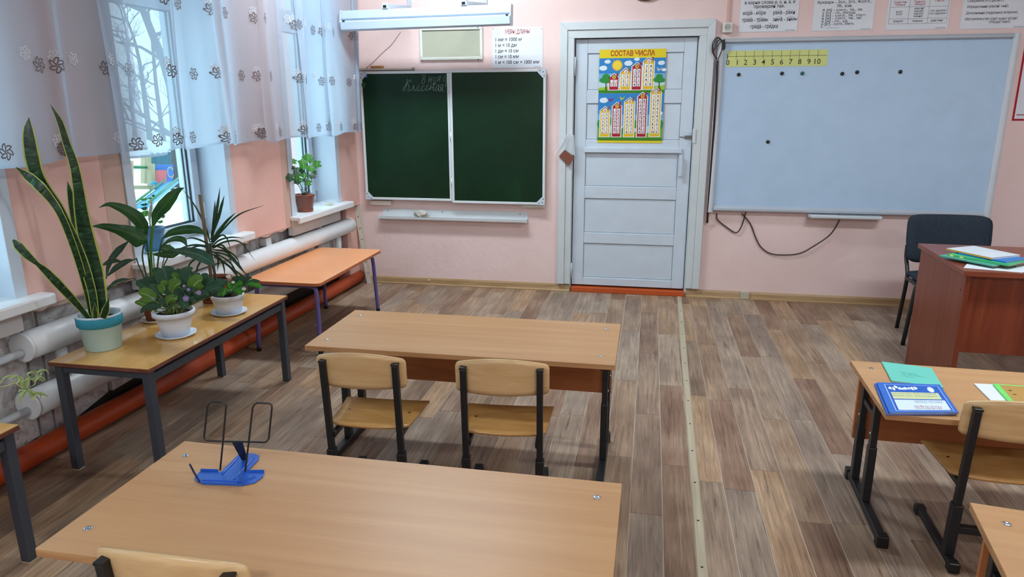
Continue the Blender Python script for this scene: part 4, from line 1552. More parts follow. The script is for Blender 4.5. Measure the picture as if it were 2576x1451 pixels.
for (n, u0, u1, v0, v1, kind) in houses:
    g = G()
    um = (u0 + u1) / 2
    body = 1 if kind == 'y' else 2
    roof = v0 - 62
    g.poly([pp(*q, 4) for q in ((u0 - 12, v1 + 10), (u1 + 12, v1 + 10), (u1 + 14, v0 - 8), (um, roof - 12), (u0 - 14, v0 - 8))], 0)
    g.poly([pp(*q, 5) for q in ((u0, v1), (u1, v1), (u1, v0), (um, roof + 8), (u0, v0))], body)
    g.poly([pp(*q, 6) for q in ((u0 - 8, v0), (u0 + 2, v0 + 2), (um, roof + 14), (u1 - 2, v0 + 2), (u1 + 8, v0), (um, roof))], 3)
    pbox(g, u1 - 30, u1 - 6, roof - 6, v0 - 22, 5, 2 if kind == 'r' else 7)
    pell(g, um, v0 - 12, 26, 30, 7, 6 if kind == 'r' else 4)
    rows = n
    vv0, vv1 = v0 + 22, v1 - 42
    rh = (vv1 - vv0) / rows
    for k in range(rows):
        for (c_, val) in ((0, k + 1), (1, n - k - 1)):
            ua = u0 + 14 + c_ * (u1 - u0 - 20) / 2
            ub = ua + (u1 - u0 - 20) / 2 - 10
            va, vb = vv0 + k * rh + 3, vv0 + (k + 1) * rh - 3
            pbox(g, ua, ub, va, vb, 6, 4)
            g.text(str(val), pp((ua + ub) / 2, vb - (vb - va) * .12, 8), XD, ZD, (vb - va) * .66 * (PZ1 - PZ0) / IH, None, 'CENTER', .02, 0, 5)
    g.text(str(n), pp(um, v0 + 8, 8), XD, ZD, 38 * (PZ1 - PZ0) / IH, None, 'CENTER', .015, 0, 2 if kind == 'y' else 5)
    g.build('house_print', HM, ps_t, world=True)

# ================================================================== SCHOOL DESKS AND CHAIRS
BEECH = wood('beech_laminate', rgb(199, 154, 109), rgb(186, 139, 95), (1.0, 22, 22), .36, .3, (.3, .7), bump=.01, dist=.6)
BEECH_EDGE = wood('beech_edge', rgb(196, 150, 104), rgb(172, 124, 80), (3, 20, 40), .45)
PANEL_BROWN = wood('brown_modesty_panel', rgb(192, 122, 74), rgb(168, 102, 60), (1.2, 16, 16), .45)
PLY = wood('birch_plywood', rgb(226, 192, 142), rgb(202, 162, 110), (2.2, 2.2, 14), .32, .5, (.3, .75), True, .02, 2.5)
PLY_SEAT = wood('varnished_ply_seat', rgb(214, 166, 102), rgb(188, 136, 76), (2.0, 9, 9), .26, .55, (.3, .75), True, .02, 2.)


def make_desk(h, L=1.2, D=.5):
    t = thing('school_desk', 'x', 'desk')
    a, b = L / 2, D / 2
    G().box(-a, a, -b, b, h - .020, h - .0015).build('edge_band', BEECH_EDGE, t, bev=.002)
    tp = G().box(-a, a, -b, b, h - .0018, h).build('table_top', BEECH, t, bev=.001)
    sc = None
    for x in (-.545, .545):
        for y in (-.165, .175):
            if sc is None:
                g = G().lathe([(.0095, 0), (.0095, .0012), (.0075, .0022), (.0025, .0022), (.002, .0016), (.0001, .0016)], (0, 0, 0), 14)
                sc = g.build('screw_head', STEEL, tp)
                o_ = sc
            else:
                o_ = sc.copy()
                col.objects.link(o_)
            o_.location = (x, y, h)
    G().box(-a + .028, a - .028, b - .05, b - .034, h - .30, h - .021).build('modesty_panel', PANEL_BROWN, t, bev=.001)
    for sx in (-1, 1):
        x = sx * (a - .045)
        G().box(x - .015, x + .015, -.225, .215, .012, .038).build('floor_runner', BLACK_METAL, t, bev=.003)
        for y in (-.235, .225):
            G().box(x - .019, x + .019, y - .018, y + .018, 0, .044).build('runner_cap', PLASTIC_BLACK, t, bev=.004)
        for y in (.165, .0):
            G().box(x - .014, x + .014, y - .018, y + .018, .038, h * .52).build('leg_sleeve', BLACK_METAL, t, bev=.003)
            p = G().box(x - .011, x + .011, y - .015, y + .015, h * .50, h - .028).build('leg_post', BLACK_METAL, t, bev=.002)
            G().ball((x + sx * .012, y, h * .62), .006, 8, 5, sc=(.6, 1, 1)).build('bolt', STEEL, p)
        G().box(x - .012, x + .012, -.2, .2, h - .042, h - .0205).build('top_bracket', BLACK_METAL, t, bev=.002)
        G().bar((x, .15, h - .12), (x, .02, h - .12), .014, .02).build('leg_tie', BLACK_METAL, t)
    return t


def put_desk(corner, rot, h, label, L=1.2, D=.5):
    t = make_desk(h, L, D)
    c, s = math.cos(rot), math.sin(rot)
    t.location = (corner[0] + c * L / 2 + s * D / 2, corner[1] + s * L / 2 - c * D / 2, 0)
    t.rotation_euler = (0, 0, rot)
    return tag(t, label, 'desk', 'double school desks')


H1, H2, H3, H4 = .540, .549, .485, .540
D1 = put_desk((.8906, -2.5323), .0017, H1, 'empty beech top double desk with two chairs tucked in')
D2 = put_desk((.9496, -3.8594), -.006, H2, 'beech top double desk with the blue book stand on it')
D3 = put_desk((2.978, -2.668), -.034, H3, 'beech top double desk with notebooks in front of teacher desk')
D4 = put_desk((2.958, -3.787), -.15, H4, 'beech top double desk whose corner shows at the picture edge')

CH = .595


def make_chair(seat_h, top_h):
    t = thing('school_chair', 'x', 'chair')
    W2 = .17
    # seat: rounded plywood, dipping and rolled down at the front edge
    nx, ny = 10, 12
    def seat_pt(i, j, dz_):
        v = j / ny
        y = -.13 + .275 * v
        w = W2 - .022 * (1 - v)
        # rounded corners in plan
        cr = .026
        e = 0.
        dyb, dyf = v * .275, (1 - v) * .275
        if dyf < cr:
            e = cr - math.sqrt(max(0, cr * cr - (cr - dyf) ** 2))
        if dyb < cr:
            e = max(e, cr - math.sqrt(max(0, cr * cr - (cr - dyb) ** 2)))
        u = -1 + 2 * i / nx
        x = u * (w - e)
        bow = -.022 * (1 - u * u) if j == 0 else 0.
        z = seat_h + .003 * u * u - .004 * math.sin(math.pi * min(1, v * 1.1)) - (.02 * max(0, v - .8) / .2 * max(0, v - .8) / .2)
        if j <= 2:
            y += -.008 * (1 - u * u) * (1 - j / 3)
        return (x, y, z + dz_)
    vs, fs = [], []
    for dz_ in (0, -.011):
        for j in range(ny + 1):
            for i in range(nx + 1):
                vs.append(seat_pt(i, j, dz_))
    k, m = nx + 1, (nx + 1) * (ny + 1)
    for j in range(ny):
        for i in range(nx):
            q = j * k + i
            fs.append((q, q + 1, q + k + 1, q + k))
            fs.append((m + q, m + q + k, m + q + k + 1, m + q + 1))
    for i in range(nx):
        fs.append((i + 1, i, m + i, m + i + 1))
        q = ny * k + i
        fs.append((q, q + 1, m + q + 1, m + q))
    for j in range(ny):
        q = j * k
        fs.append((q, q + k, m + q + k, m + q))
        q = j * k + nx
        fs.append((q + k, q, m + q, m + q + k))
    st = G().add(vs, fs, 0, True).build('seat', PLY_SEAT, t)
    for (x, y) in ((-.12, .0), (.12, .0)):
        G().lathe([(.007, 0), (.007, .001), (.004, .0018), (.0001, .0018)], (x, y, seat_h - .0035), 12).build('rivet', STEEL, st)
    # backrest: curved plywood with an arched top edge
    nx, nz = 18, 7
    z_lo, z_hi = top_h - .138, top_h
    vs, fs = [], []
    for dy in (0, .010):
        for j in range(nz + 1):
            for i in range(nx + 1):
                u = math.sin(math.pi / 2 * (-1 + 2 * i / nx))
                v = j / nz
                # outline: rounded corners, arch on top
                zt = z_hi - .026 * u * u
                zb = z_lo + .004 * u * u + .0
                cr = .014
                d = (1 - abs(u)) * .163
                e = cr - math.sqrt(max(0, cr * cr - (cr - d) ** 2)) if d < cr else 0.
                z = (zb + e * .9) + ((zt - e) - (zb + e * .9)) * v
                y = -.158 - .030 * (1 - u * u) - .10 * (z - z_lo) + dy
                vs.append((u * .163, y, z))
    k, m = nx + 1, (nx + 1) * (nz + 1)
    for j in range(nz):
        for i in range(nx):
            q = j * k + i
            fs.append((q, q + 1, q + k + 1, q + k))
            fs.append((m + q, m + q + k, m + q + k + 1, m + q + 1))
    for i in range(nx):
        fs.append((i + 1, i, m + i, m + i + 1))
        q = nz * k + i
        fs.append((q, q + 1, m + q + 1, m + q))
    for j in range(nz):
        q = j * k
        fs.append((q, q + k, m + q + k, m + q))
        q = j * k + nx
        fs.append((q + k, q, m + q, m + q + k))
    bk = G().add(vs, fs, 0, True).build('backrest', PLY, t)
    for sx in (-1, 1):
        x = sx * .132
        ztop = top_h - .040
        G().box(x - .013, x + .013, -.20, .128, .010, .030).build('floor_runner', BLACK_METAL, t, bev=.003)
        for y in (-.205, .131):
            G().box(x - .017, x + .017, y - .017, y + .017, 0, .034).build('runner_cap', PLASTIC_BLACK, t, bev=.004)
        G().bar((x, -.150, .030), (x, -.160, seat_h - .085), .030, .034, (0, 1, 0)).build('leg_sleeve', BLACK_METAL, t, bev=.003)
        p = G().bar((x, -.158, seat_h - .10), (x, -.187 - .0, ztop), .022, .024, (0, 1, 0)).build('back_post', BLACK_METAL, t, bev=.003)
        G().box(x - .0125, x + .0125, -.200, -.174, ztop - .002, ztop + .006).build('post_cap', PLASTIC_BLACK, p, bev=.002)
        G().ball((x, -.194, top_h - .062), .005, 8, 5, sc=(1, .5, 1)).build('bolt', STEEL, p)
        G().bar((x * .93, -.16, seat_h - .032), (x * .93, .10, seat_h - .026), .016, .022).build('seat_bracket', BLACK_METAL, t, bev=.002)
    G().box(-.12, .12, -.165, -.14, .11, .135).build('stretcher', BLACK_METAL, t, bev=.003)
    return t


def put_chair(x, y, rot, label, seat_h=.312, top_h=.614):
    t = make_chair(seat_h, top_h)
    t.location = (x, y, 0)
    t.rotation_euler = (0, 0, rot)
    return tag(t, label, 'chair', 'plywood school chairs')


c1 = put_chair(1.203, -3.075, .05, 'plywood school chair at the empty desk, the one nearer the windows')
put_chair(1.700, -3.045, .085, 'plywood school chair at the empty desk, the one nearer the door')
put_chair(1.304, -4.238, .01, 'plywood school chair whose back rises before the book stand desk', .325, .634)
put_chair(3.330, -3.055, -.04, 'plywood school chair at the desk with notebooks', .30, .590)
YST = G().box(.118, .1465, -.179, -.1775, .10, .125).build('yellow_sticker', plain('yellow_sticker', rgb(230, 214, 50), .5), c1)

# ================================================================== TEACHER DESK AND CHAIR
MAHOG = wood('mahogany_laminate', rgb(136, 66, 40), rgb(104, 44, 26), (14, 14, 1.2), .35, .45, (.3, .7), bump=.01)
MAHOG_TOP = wood('mahogany_top', rgb(140, 70, 46), rgb(112, 50, 32), (1.2, 14, 14), .3, .5, bump=.01)
P0 = Vector((3.621, -1.953, 0))
th = -.038
tdk = thing('teacher_desk', 'mahogany brown teacher desk with books piled on its corner', 'desk', P0, th)
TL, TD, TH_ = 1.30, .68, .700
G().box(0, TL, 0, TD, TH_ - .024, TH_).build('table_top', MAHOG_TOP, tdk, bev=.002)
for x in (.014, TL - .036):
    sp = G().box(x, x + .022, .012, TD - .02, 0, TH_ - .0245).build('side_panel', MAHOG, tdk, bev=.001)
    for (y, z) in ((.05, .60), (.05, .22)):
        G().ball((x, y, z), .005, 6, 4, sc=(.4, 1, 1)).build('dowel_cap', plain('dark_cap', rgb(70, 34, 22), .5), sp)
G().box(.0365, TL - .0365, .05, .066, .295, TH_ - .0245).build('modesty_panel', MAHOG, tdk, bev=.001)

FAB = NT('charcoal_upholstery')
_b = FAB.bsdf(rgb(52, 60, 70), .95, 0, .1)
_mp = FAB.coords()
_nz = FAB.noise(_mp, 220., 2.)
_r = FAB.ramp([(.3, rgb(40, 47, 56)), (.7, rgb(58, 66, 76))])
FAB.l(_nz, 0, _r, 0)
FAB.l(_r, 0, _b, 'Base Color')
FAB.bump(_nz, 0, _b, .3, .002)
FAB = FAB.m
tc = thing('visitor_chair', 'dark grey upholstered chair behind the teacher desk', 'chair', (4.045, -.80, 0), math.pi)
def cushion(name, pts_fn, nu, nv, mat, par, th_):
    vs, fs = [], []
    for sgn in (1, -1):
        for j in range(nv + 1):
            for i in range(nu + 1):
                vs.append(pts_fn(-1 + 2 * i / nu, -1 + 2 * j / nv, sgn * th_))
    k, m = nu + 1, (nu + 1) * (nv + 1)
    for j in range(nv):
        for i in range(nu):
            q = j * k + i
            fs.append((q, q + 1, q + k + 1, q + k))
            fs.append((m + q, m + q + k, m + q + k + 1, m + q + 1))
    for i in range(nu):
        fs.append((i + 1, i, m + i, m + i + 1))
        q = nv * k + i
        fs.append((q, q + 1, m + q + 1, m + q))
    for j in range(nv):
        q = j * k
        fs.append((q, q + k, m + q + k, m + q))
        q = j * k + nu
        fs.append((q + k, q, m + q, m + q + k))
    return G().add(vs, fs, 0, True).build(name, mat, par)
def sq(u, v, p=8.):
    """square pushed to rounded corners"""
    n = (abs(u) ** p + abs(v) ** p) ** (1 / p)
    m = max(abs(u), abs(v)) or 1e-6
    return (u * m / n, v * m / n) if n > 1e-6 else (0, 0)
def back_fn(u, v, h):
    a, b = sq(u, v)
    puff = (1 - max(abs(u), abs(v)) ** 6)
    w = .243 - .012 * (b < 0) * -b
    return (a * w, -.150 - .03 * (1 - a * a) - .05 * (b + 1) * .5 + h * (.3 + .7 * puff), .612 + b * .150)
def seat_fn(u, v, h):
    a, b = sq(u, v)
    puff = (1 - max(abs(u), abs(v)) ** 6)
    return (a * .235, .045 + b * .205, .400 + h * (.3 + .7 * puff) - .012 * max(0, b))
cushion('backrest', back_fn, 16, 12, FAB, tc, .026)
cushion('seat', seat_fn, 14, 14, FAB, tc, .026)
for sx in (-1, 1):
    leg = [(sx * .235, -.10, .372), (sx * .238, .02, .375), (sx * .242, .10, .372), (sx * .256, .125, .345), (sx * .283, .128, .0)]
    G().tube(spline(leg, 5), .0125, 10).build('front_leg', BLACK_METAL, tc)
    rl = [(sx * .215, -.226, .56), (sx * .215, -.215, .48), (sx * .216, -.17, .42), (sx * .216, -.15, .33), (sx * .205, -.24, .0)]
    G().tube(spline(rl, 5), .0125, 10).build('back_leg', BLACK_METAL, tc)
for y in (-.06, .1):
    G().tube([(-.236, y, .368), (.236, y, .368)], .009, 8).build('seat_rail', BLACK_METAL, tc)

# ================================================================== BOOKS AND PAPERS
PAGES = plain('book_pages', rgb(216, 216, 210), .8)


def quad_book(name, label, cat, q, z0, th_, cover, group, pages=PAGES, spine=None):
    """q: four ground corners, first edge is the spine"""
    q = [Vector((p[0], p[1], 0)) for p in q]
    c = sum(q, Vector()) / 4
    t = thing(name, label, cat, Vector((c.x, c.y, z0)), group=group)
    def ring_(f, z):
        return [Vector((c.x + (p.x - c.x) * f, c.y + (p.y - c.y) * f, z)) for p in q]
    def slab(nm, f, za, zb, mat):
        G().hexa(ring_(f, za) + ring_(f, zb)).build(nm, mat, t, world=True)
    n = (q[1] - q[0]).cross(q[2] - q[1]).z
    if n < 0:
        q.reverse()
        q[:] = [q[2], q[3], q[0], q[1]]
    k = min(.0012, th_ * .25)
    slab('cover', 1., z0, z0 + k, cover)
    slab('pages', .982, z0 + k, z0 + th_ - k, pages)
    slab('cover', 1., z0 + th_ - k, z0 + th_, cover)
    a, b = q[0], q[1]
    e = ((c - (a + b) / 2).normalized()) * .002
    G().hexa([Vector((p.x, p.y, z0 + .0001)) for p in (a, b, b + e, a + e)] + [Vector((p.x, p.y, z0 + th_ - .0001)) for p in (a, b, b + e, a + e)]).build('spine', spine or cover, t, world=True)
    return t


def spined(pa, pb, z, depth):
    """rectangle from a spine seen at two pixels, going away from the viewer"""
    a, b = atz(*pa, z), atz(*pb, z)
    d = (b - a).normalized()
    n = Vector((-d.y, d.x, 0))
    if n.y < 0:
        n = -n
    return [a, b, b + n * depth, a + n * depth]


GB = 'books piled on the teacher desk'
zt = TH_ + .0008
q = [atz(*p, zt) for p in ((2424, 674), (2572, 686), (2600, 672), (2440, 655))]
tag(G().prism([p for p in q][::1], (0, 0, .0012)).build('loose_papers', PAPER), 'white loose papers under the books at the teacher desk edge', 'paper', GB)
quad_book('olive_book', 'dark olive book near the bottom of the teacher desk pile', 'book', spined((2500, 672), (2556, 670), zt + .006, .12), zt + .0014, .010, plain('olive_cover', rgb(82, 84, 62), .5), GB)
quad_book('teal_booklet', 'teal green booklet lowest in the teacher desk pile', 'booklet', spined((2362, 644), (2500, 670), zt + .014, .14), zt + .0116, .006, plain('teal_cover', rgb(84, 166, 146), .4), GB)
quad_book('green_book', 'bright green book with yellow sticker in the teacher desk pile', 'book', spined((2384, 640), (2538, 667), zt + .024, .16), zt + .018, .008, plain('green_cover', rgb(66, 184, 120), .4), GB)
quad_book('blue_book', 'blue spined book second from top of the teacher desk pile', 'book', spined((2410, 636), (2530, 659), zt + .032, .17), zt + .0262, .007, plain('blue_cover', rgb(36, 120, 196), .4), GB)
quad_book('yellow_spine_book', 'white magazine with yellow spine on top of the teacher desk pile', 'book', spined((2380, 625), (2494, 649), zt + .040, .19), zt + .0334, .008, plain('white_cover', rgb(214, 220, 226), .4), GB, PAGES, plain('yellow_spine', rgb(222, 164, 60), .5))
a_ = atz(2384, 640, zt + .024)
b_ = atz(2538, 667, zt + .024)
for f in (.07, .24):
    p = a_.lerp(b_, f)
    d_ = (b_ - a_).normalized() * .009
    n_ = Vector((d_.y, -d_.x, 0)).normalized()
    if n_.y > 0:
        n_ = -n_
    o = G().hexa([p - d_ + n_ * .0002 + Vector((0, 0, -.0055)), p + d_ + n_ * .0002 + Vector((0, 0, -.0055)), p + d_ + n_ * .001 + Vector((0, 0, -.0055)), p - d_ + n_ * .001 + Vector((0, 0, -.0055)),
                  p - d_ + n_ * .0002 + Vector((0, 0, .0018)), p + d_ + n_ * .0002 + Vector((0, 0, .0018)), p + d_ + n_ * .001 + Vector((0, 0, .0018)), p - d_ + n_ * .001 + Vector((0, 0, .0018))])
    gb = [x for x in bpy.data.objects if x.name == 'green_book'][0]
    o.build('yellow_sticker', plain('pale_yellow', rgb(226, 226, 110), .5), gb, world=True)

GN = 'notebooks on the front pupil desk'
zd = H3 + .0006
quad_book('teal_notebook', 'turquoise notebook lying on the desk before the teacher desk', 'notebook', [atz(*p, zd + .006) for p in ((2218, 909), (2243, 957), (2374, 975), (2343, 925))], zd, .006, plain('turquoise_cover', rgb(110, 204, 186), .35), GN)
tn = [x for x in bpy.data.objects if x.name == 'teal_notebook'][0]
_o, _x, _y = atz(2262, 937, zd + .0064), Vector((.99, -.2, 0)).normalized(), Vector((.2, .99, 0)).normalized()
for k, (s, w) in enumerate((('Тетрадь', .06), ('для работ', .075), ('класс', .045))):
    G().text(s, _o + _x * .035 * (k % 2) * .3 - _y * .018 * k + Vector((0, 0, 0)), _x, _y, .012, w).build('lettering', ink(98, 186, 170), tn, world=True)

bq = [Vector(atz(*p, zd + .014)) for p in ((2206, 960), (2238, 1036), (2412, 1036), (2364, 966))]
quad_book('blue_workbook', 'blue workbook under another of its kind on the notebook desk', 'workbook', [p + Vector((-.006, .004, 0)) for p in bq], zd, .006, plain('royal_blue_cover', rgb(48, 106, 200), .35), GN)
bw = quad_book('blue_workbook', 'blue workbook with white and yellow cover panels on the notebook desk', 'workbook', bq, zd + .0064, .006, plain('royal_blue_cover', rgb(48, 106, 200), .35), GN)
def bqp(u, v, lay=0):
    """u across from the left edge, v from the near edge"""
    a, b, c_, d_ = bq[1], bq[2], bq[3], bq[0]
    p = (a.lerp(b, u)).lerp(d_.lerp(c_, u), v)
    return Vector((p.x, p.y, zd + .0128 + lay * .0004))
def bpoly(name, uv, mat, lay):
    g_ = G().poly([bqp(u, v, lay) for u, v in uv])
    g_.build(name, mat, bw, world=True)
bpoly('white_border', [(.10, .04), (.95, .04), (.95, .93), (.10, .93)], ink(170, 200, 236), 0)
bpoly('blue_field', [(.115, .05), (.94, .05), (.94, .92), (.115, .92)], ink(40, 92, 186), .3)
bpoly('white_field', [(.15, .07), (.91, .07), (.91, .40), (.15, .40)], ink(214, 228, 242), .6)
bpoly('yellow_field', [(.15, .43), (.88, .43), (.88, .66), (.15, .66)], ink(206, 212, 160), .6)
g = G()
r_ = random.Random(8)
for k in range(9):
    u, v = .17 + .05 * k, .80 + r_.uniform(-.03, .05)
    ps = [bqp(u + .032 * math.cos(a * math.pi / 5) * r_.uniform(.6, 1.2), v + .06 * math.sin(a * math.pi / 5) * r_.uniform(.5, 1.2), .6) for a in range(10)]
    g.poly(ps)
g.poly([bqp(.80 + .05 * math.cos(a * math.pi / 8), .78 + .10 * math.sin(a * math.pi / 8), .6) for a in range(16)])
g.build('white_print', ink(222, 232, 244), bw, world=True)
X_, Y_ = (bqp(.6, .5) - bqp(.4, .5)).normalized(), (bqp(.5, .6) - bqp(.5, .4)).normalized()
G().text('НАУЧНЫЙ', bqp(.80, .20, 1), -X_, -Y_, .011, .085).build('lettering', RED_INK, bw, world=True)
G().text('ДНЕВНИК', bqp(.80, .14, 1), -X_, -Y_, .011, .085).build('lettering', RED_INK, bw, world=True)
for k in range(4):
    G().text('рабочая тетрадь', bqp(.86, .37 - .045 * (k % 2) - .0 * k, 1) if k < 2 else bqp(.84, .63 - .08 * (k - 2), 1), -X_, -Y_, .009, .09 if k < 2 else .15).build('lettering', ink(120, 130, 140), bw, world=True)

cq = [atz(*p, zd + .004) for p in ((2450, 964), (2510, 1024), (2560, 1024), (2505, 966))]
quad_book('white_exercise_book', 'white exercise book half under the green edged craft book', 'notebook', [cq[0], cq[1], cq[2] + Vector((.03, 0, 0)), cq[3] + Vector((.03, 0, 0))], zd, .004, PAPER, GN)
kq = [atz(*p, zd + .010) for p in ((2498, 965), (2552, 1026), (2700, 1040), (2640, 975))]
kb = quad_book('craft_workbook', 'brown and green craft workbook beside the chair back', 'workbook', kq, zd + .0044, .006, plain('lime_green_cover', rgb(120, 222, 110), .4), GN)
def kqp(u, v, lay=0):
    a, b, c_, d_ = kq[1], kq[2], kq[3], kq[0]
    p = (a.lerp(b, u)).lerp(d_.lerp(c_, u), v)
    return Vector((p.x, p.y, zd + .0108 + lay * .0004))
def kpoly(name, uv, mat, lay):
    G().poly([kqp(u, v, lay) for u, v in uv]).build(name, mat, kb, world=True)
kpoly('brown_field', [(.10, .02), (.98, .02), (.98, .96), (.10, .96)], ink(182, 142, 78), 0)
kpoly('green_field', [(.36, .30), (.72, .30), (.72, .52), (.36, .52)], ink(150, 226, 150), .5)
g = G()
for k in range(14):
    u, v = r_.uniform(.14, .9), r_.choice((r_.uniform(.08, .26), r_.uniform(.56, .9)))
    g.poly([kqp(u + .035 * math.cos(a * math.pi / 4) * r_.uniform(.5, 1.3), v + .03 * math.sin(a * math.pi / 4) * r_.uniform(.4, 1.3), .5) for a in range(8)])
g.build('leaf_print', ink(74, 66, 40), kb, world=True)

# ================================================================== BOOK STAND
bs = thing('book_stand', 'blue metal book stand with black wire arms on the desk', 'book stand', (1.18, -3.98, H2))
BLUE = plain('blue_enamel_sheet', rgb(34, 92, 190), .3, 0, .6)
WIREB = plain('black_wire', rgb(22, 24, 26), .35)
def sp_(x, y, dz_=0):
    p = atz(440 + x / 5.373, 980 + y / 5.373, H2)
    return p + Vector((0, 0, dz_))
ol = [(350, 1112), (590, 1118), (620, 1130), (860, 890), (905, 868), (1080, 878), (1140, 908), (1132, 958), (975, 1120), (1210, 1124), (1190, 1190), (1080, 1270), (920, 1303), (370, 1280), (285, 1242), (266, 1208), (300, 1160)]
g = G().prism([sp_(x, y, .0012) for x, y in ol][::-1], (0, 0, .0022))
base = g.build('base_plate', BLUE, bs, world=True)
def rib(name, pts, r, mat=BLUE, par=None, n=5):
    G().tube(spline(pts, n), r, 8).build(name, mat, par or base, world=True)
rib('pressed_rib', [sp_(640, 1160, .004), sp_(760, 1040, .004), (sp_(860, 935, .004))], .0022)
rib('pressed_rib', [sp_(800, 1235, .004), sp_(940, 1080, .004), sp_(1070, 940, .004)], .0022)
rib('pressed_rib', [sp_(370, 1240, .004), sp_(600, 1245, .004), sp_(880, 1260, .004)], .0022)
rib('pressed_rib', [sp_(1020, 1222, .004), sp_(1090, 1195, .004), sp_(1060, 1190, .004)], .002)
for (a, b) in (((350, 1112), (585, 1118)), ((975, 1128), (1208, 1126))):
    G().bar(sp_(*a, .005), sp_(*b, .005), .0016, .008).build('back_flange', BLUE, base, world=True)
G().bar(sp_(370, 1282, .004), sp_(915, 1303, .004), .0016, .007).build('front_flange', BLUE, base, world=True)
gp = [sp_(830, 1290, .003), sp_(915, 1296, .003), sp_(915, 1296, .040)]
G().prism(gp, (0, .0012, 0)).build('gusset', BLUE, base, world=True)
rib('page_stop', [sp_(918, 1300, .002), sp_(918, 1300, .020), sp_(918, 1300, .042)], .0016, BLUE, bs)
pl = sp_(340, 1262, .002)
rib('page_stop', [pl, pl + Vector((-.012, 0, .024)), pl + Vector((-.022, 0, .048))], .0024, plain('dark_blue_wire', rgb(26, 36, 70), .4), bs)
def wp(x, y):
    """wire arms lean back from the base"""
    f = (1110 - y) / 950.
    return at(440 + x / 5.373, 980 + y / 5.373, -3.988 + .03 * f)
arm = [(578, 1112), (598, 1106), (612, 1080), (650, 700), (690, 240), (690, 205), (665, 175), (640, 165), (500, 160), (465, 178), (440, 225), (395, 630), (402, 665), (430, 688), (655, 700), (1000, 705), (1205, 712), (1240, 700), (1268, 665), (1312, 240), (1308, 210), (1280, 185), (1110, 178), (1078, 195), (1050, 245), (1000, 690), (950, 1110), (955, 1135)]
G().tube([wp(*p) for p in arm], .0024, 8).build('wire_arms', WIREB, bs, world=True)
q = [wp(770, 712), wp(912, 712), sp_(985, 970, .004), sp_(905, 975, .004)]
nn2 = Vector((0, .0016, 0))
G().prism(q[::-1], nn2).build('support_leg', plain('black_blue_steel', rgb(26, 30, 42), .5), bs, world=True)

# ================================================================== PLANTS
def leaf_mat(key, mid, edge, vein=None, rough=.4):
    t = NT(key)
    b = t.bsdf(mid, rough, 0, .4)
    uv = t.n('ShaderNodeUVMap')
    sx = t.n('ShaderNodeSeparateXYZ')
    t.l(uv, 0, sx, 0)
    mp = t.coords()
    nz = t.noise(mp, 18., 3., .5)
    r1 = t.ramp([(.3, edge), (.7, mid)])
    t.l(nz, 0, r1, 0)
    # midrib
    sub = t.n('ShaderNodeMath', operation='SUBTRACT')
    t.l(sx, 0, sub, 0)
    sub.inputs[1].default_value = .5
    ab = t.n('ShaderNodeMath', operation='ABSOLUTE')
    t.l(sub, 0, ab, 0)
    rr = t.ramp([(.02, (1, 1, 1, 1)), (.06, (0, 0, 0, 1))])
    t.l(ab, 0, rr, 0)
    mx = t.mix((r1, 0), vein or mid, rr, 0)
    t.l(mx, 2, b, 'Base Color')
    tl = t.n('ShaderNodeBsdfTranslucent')
    t.l(mx, 2, tl, 0)
    ms = t.n('ShaderNodeMixShader')
    ms.inputs[0].default_value = .22
    t.l(b, 0, ms, 1)
    t.l(tl, 0, ms, 2)
    t.l(ms, 0, t.out, 0)
    MATS[key] = t.m
    return t.m


def snake_mat():
    t = NT('snake_plant_leaf')
    b = t.bsdf(rgb(40, 70, 48), .35, 0, .45)
    uv = t.n('ShaderNodeUVMap')
    sx = t.n('ShaderNodeSeparateXYZ')
    t.l(uv, 0, sx, 0)
    mp = t.n('ShaderNodeMapping')
    mp.inputs['Scale'].default_value = (1.0, 70, 1)
    t.l(uv, 0, mp, 0)
    nz = t.noise(mp, 1., 3., .5, .7)
    r = t.ramp([(.38, rgb(16, 40, 24)), (.52, rgb(32, 66, 40)), (.62, rgb(44, 80, 52)), (.72, rgb(92, 116, 94))])
    t.l(nz, 0, r, 0)
    sub = t.n('ShaderNodeMath', operation='SUBTRACT')
    t.l(sx, 0, sub, 0)
    sub.inputs[1].default_value = .5
    ab = t.n('ShaderNodeMath', operation='ABSOLUTE')
    t.l(sub, 0, ab, 0)
    rr = t.ramp([(.385, (0, 0, 0, 1)), (.41, (1, 1, 1, 1))])
    t.l(ab, 0, rr, 0)
    mx = t.mix((r, 0), rgb(176, 186, 84), rr, 0)
    t.l(mx, 2, b, 'Base Color')
    return t.m


SNAKE = snake_mat()
LILY = leaf_mat('peace_lily_leaf', rgb(52, 96, 46), rgb(34, 72, 36), rgb(64, 108, 54))
LILY_B = leaf_mat('peace_lily_leaf_blue', rgb(62, 98, 78), rgb(44, 78, 62), rgb(92, 126, 100))
STEM = plain('green_stalk', rgb(74, 130, 42), .4)
STEM_D = plain('dark_green_stalk', rgb(50, 84, 44), .5)
VIO_D = leaf_mat('violet_leaf_top', rgb(58, 92, 66), rgb(42, 74, 54), rgb(72, 106, 76), .75)
VIO_L = leaf_mat('violet_leaf_underside', rgb(96, 134, 54), rgb(78, 114, 44), rgb(140, 168, 90), .7)
DRAC = leaf_mat('dracaena_leaf', rgb(44, 74, 44), rgb(32, 56, 36), rgb(60, 92, 56))
BRIGHT = leaf_mat('bright_leaf', rgb(74, 150, 48), rgb(54, 122, 38), rgb(120, 180, 84))
DARKIVY = leaf_mat('dark_ivy_leaf', rgb(40, 82, 48), rgb(28, 62, 38), rgb(70, 110, 70))
SPIDER = leaf_mat('spider_plant_leaf', rgb(206, 224, 158), rgb(178, 206, 124), rgb(96, 164, 52))
SOIL = plain('potting_soil', rgb(48, 36, 30), .95, 0, .1, .8, 60.)
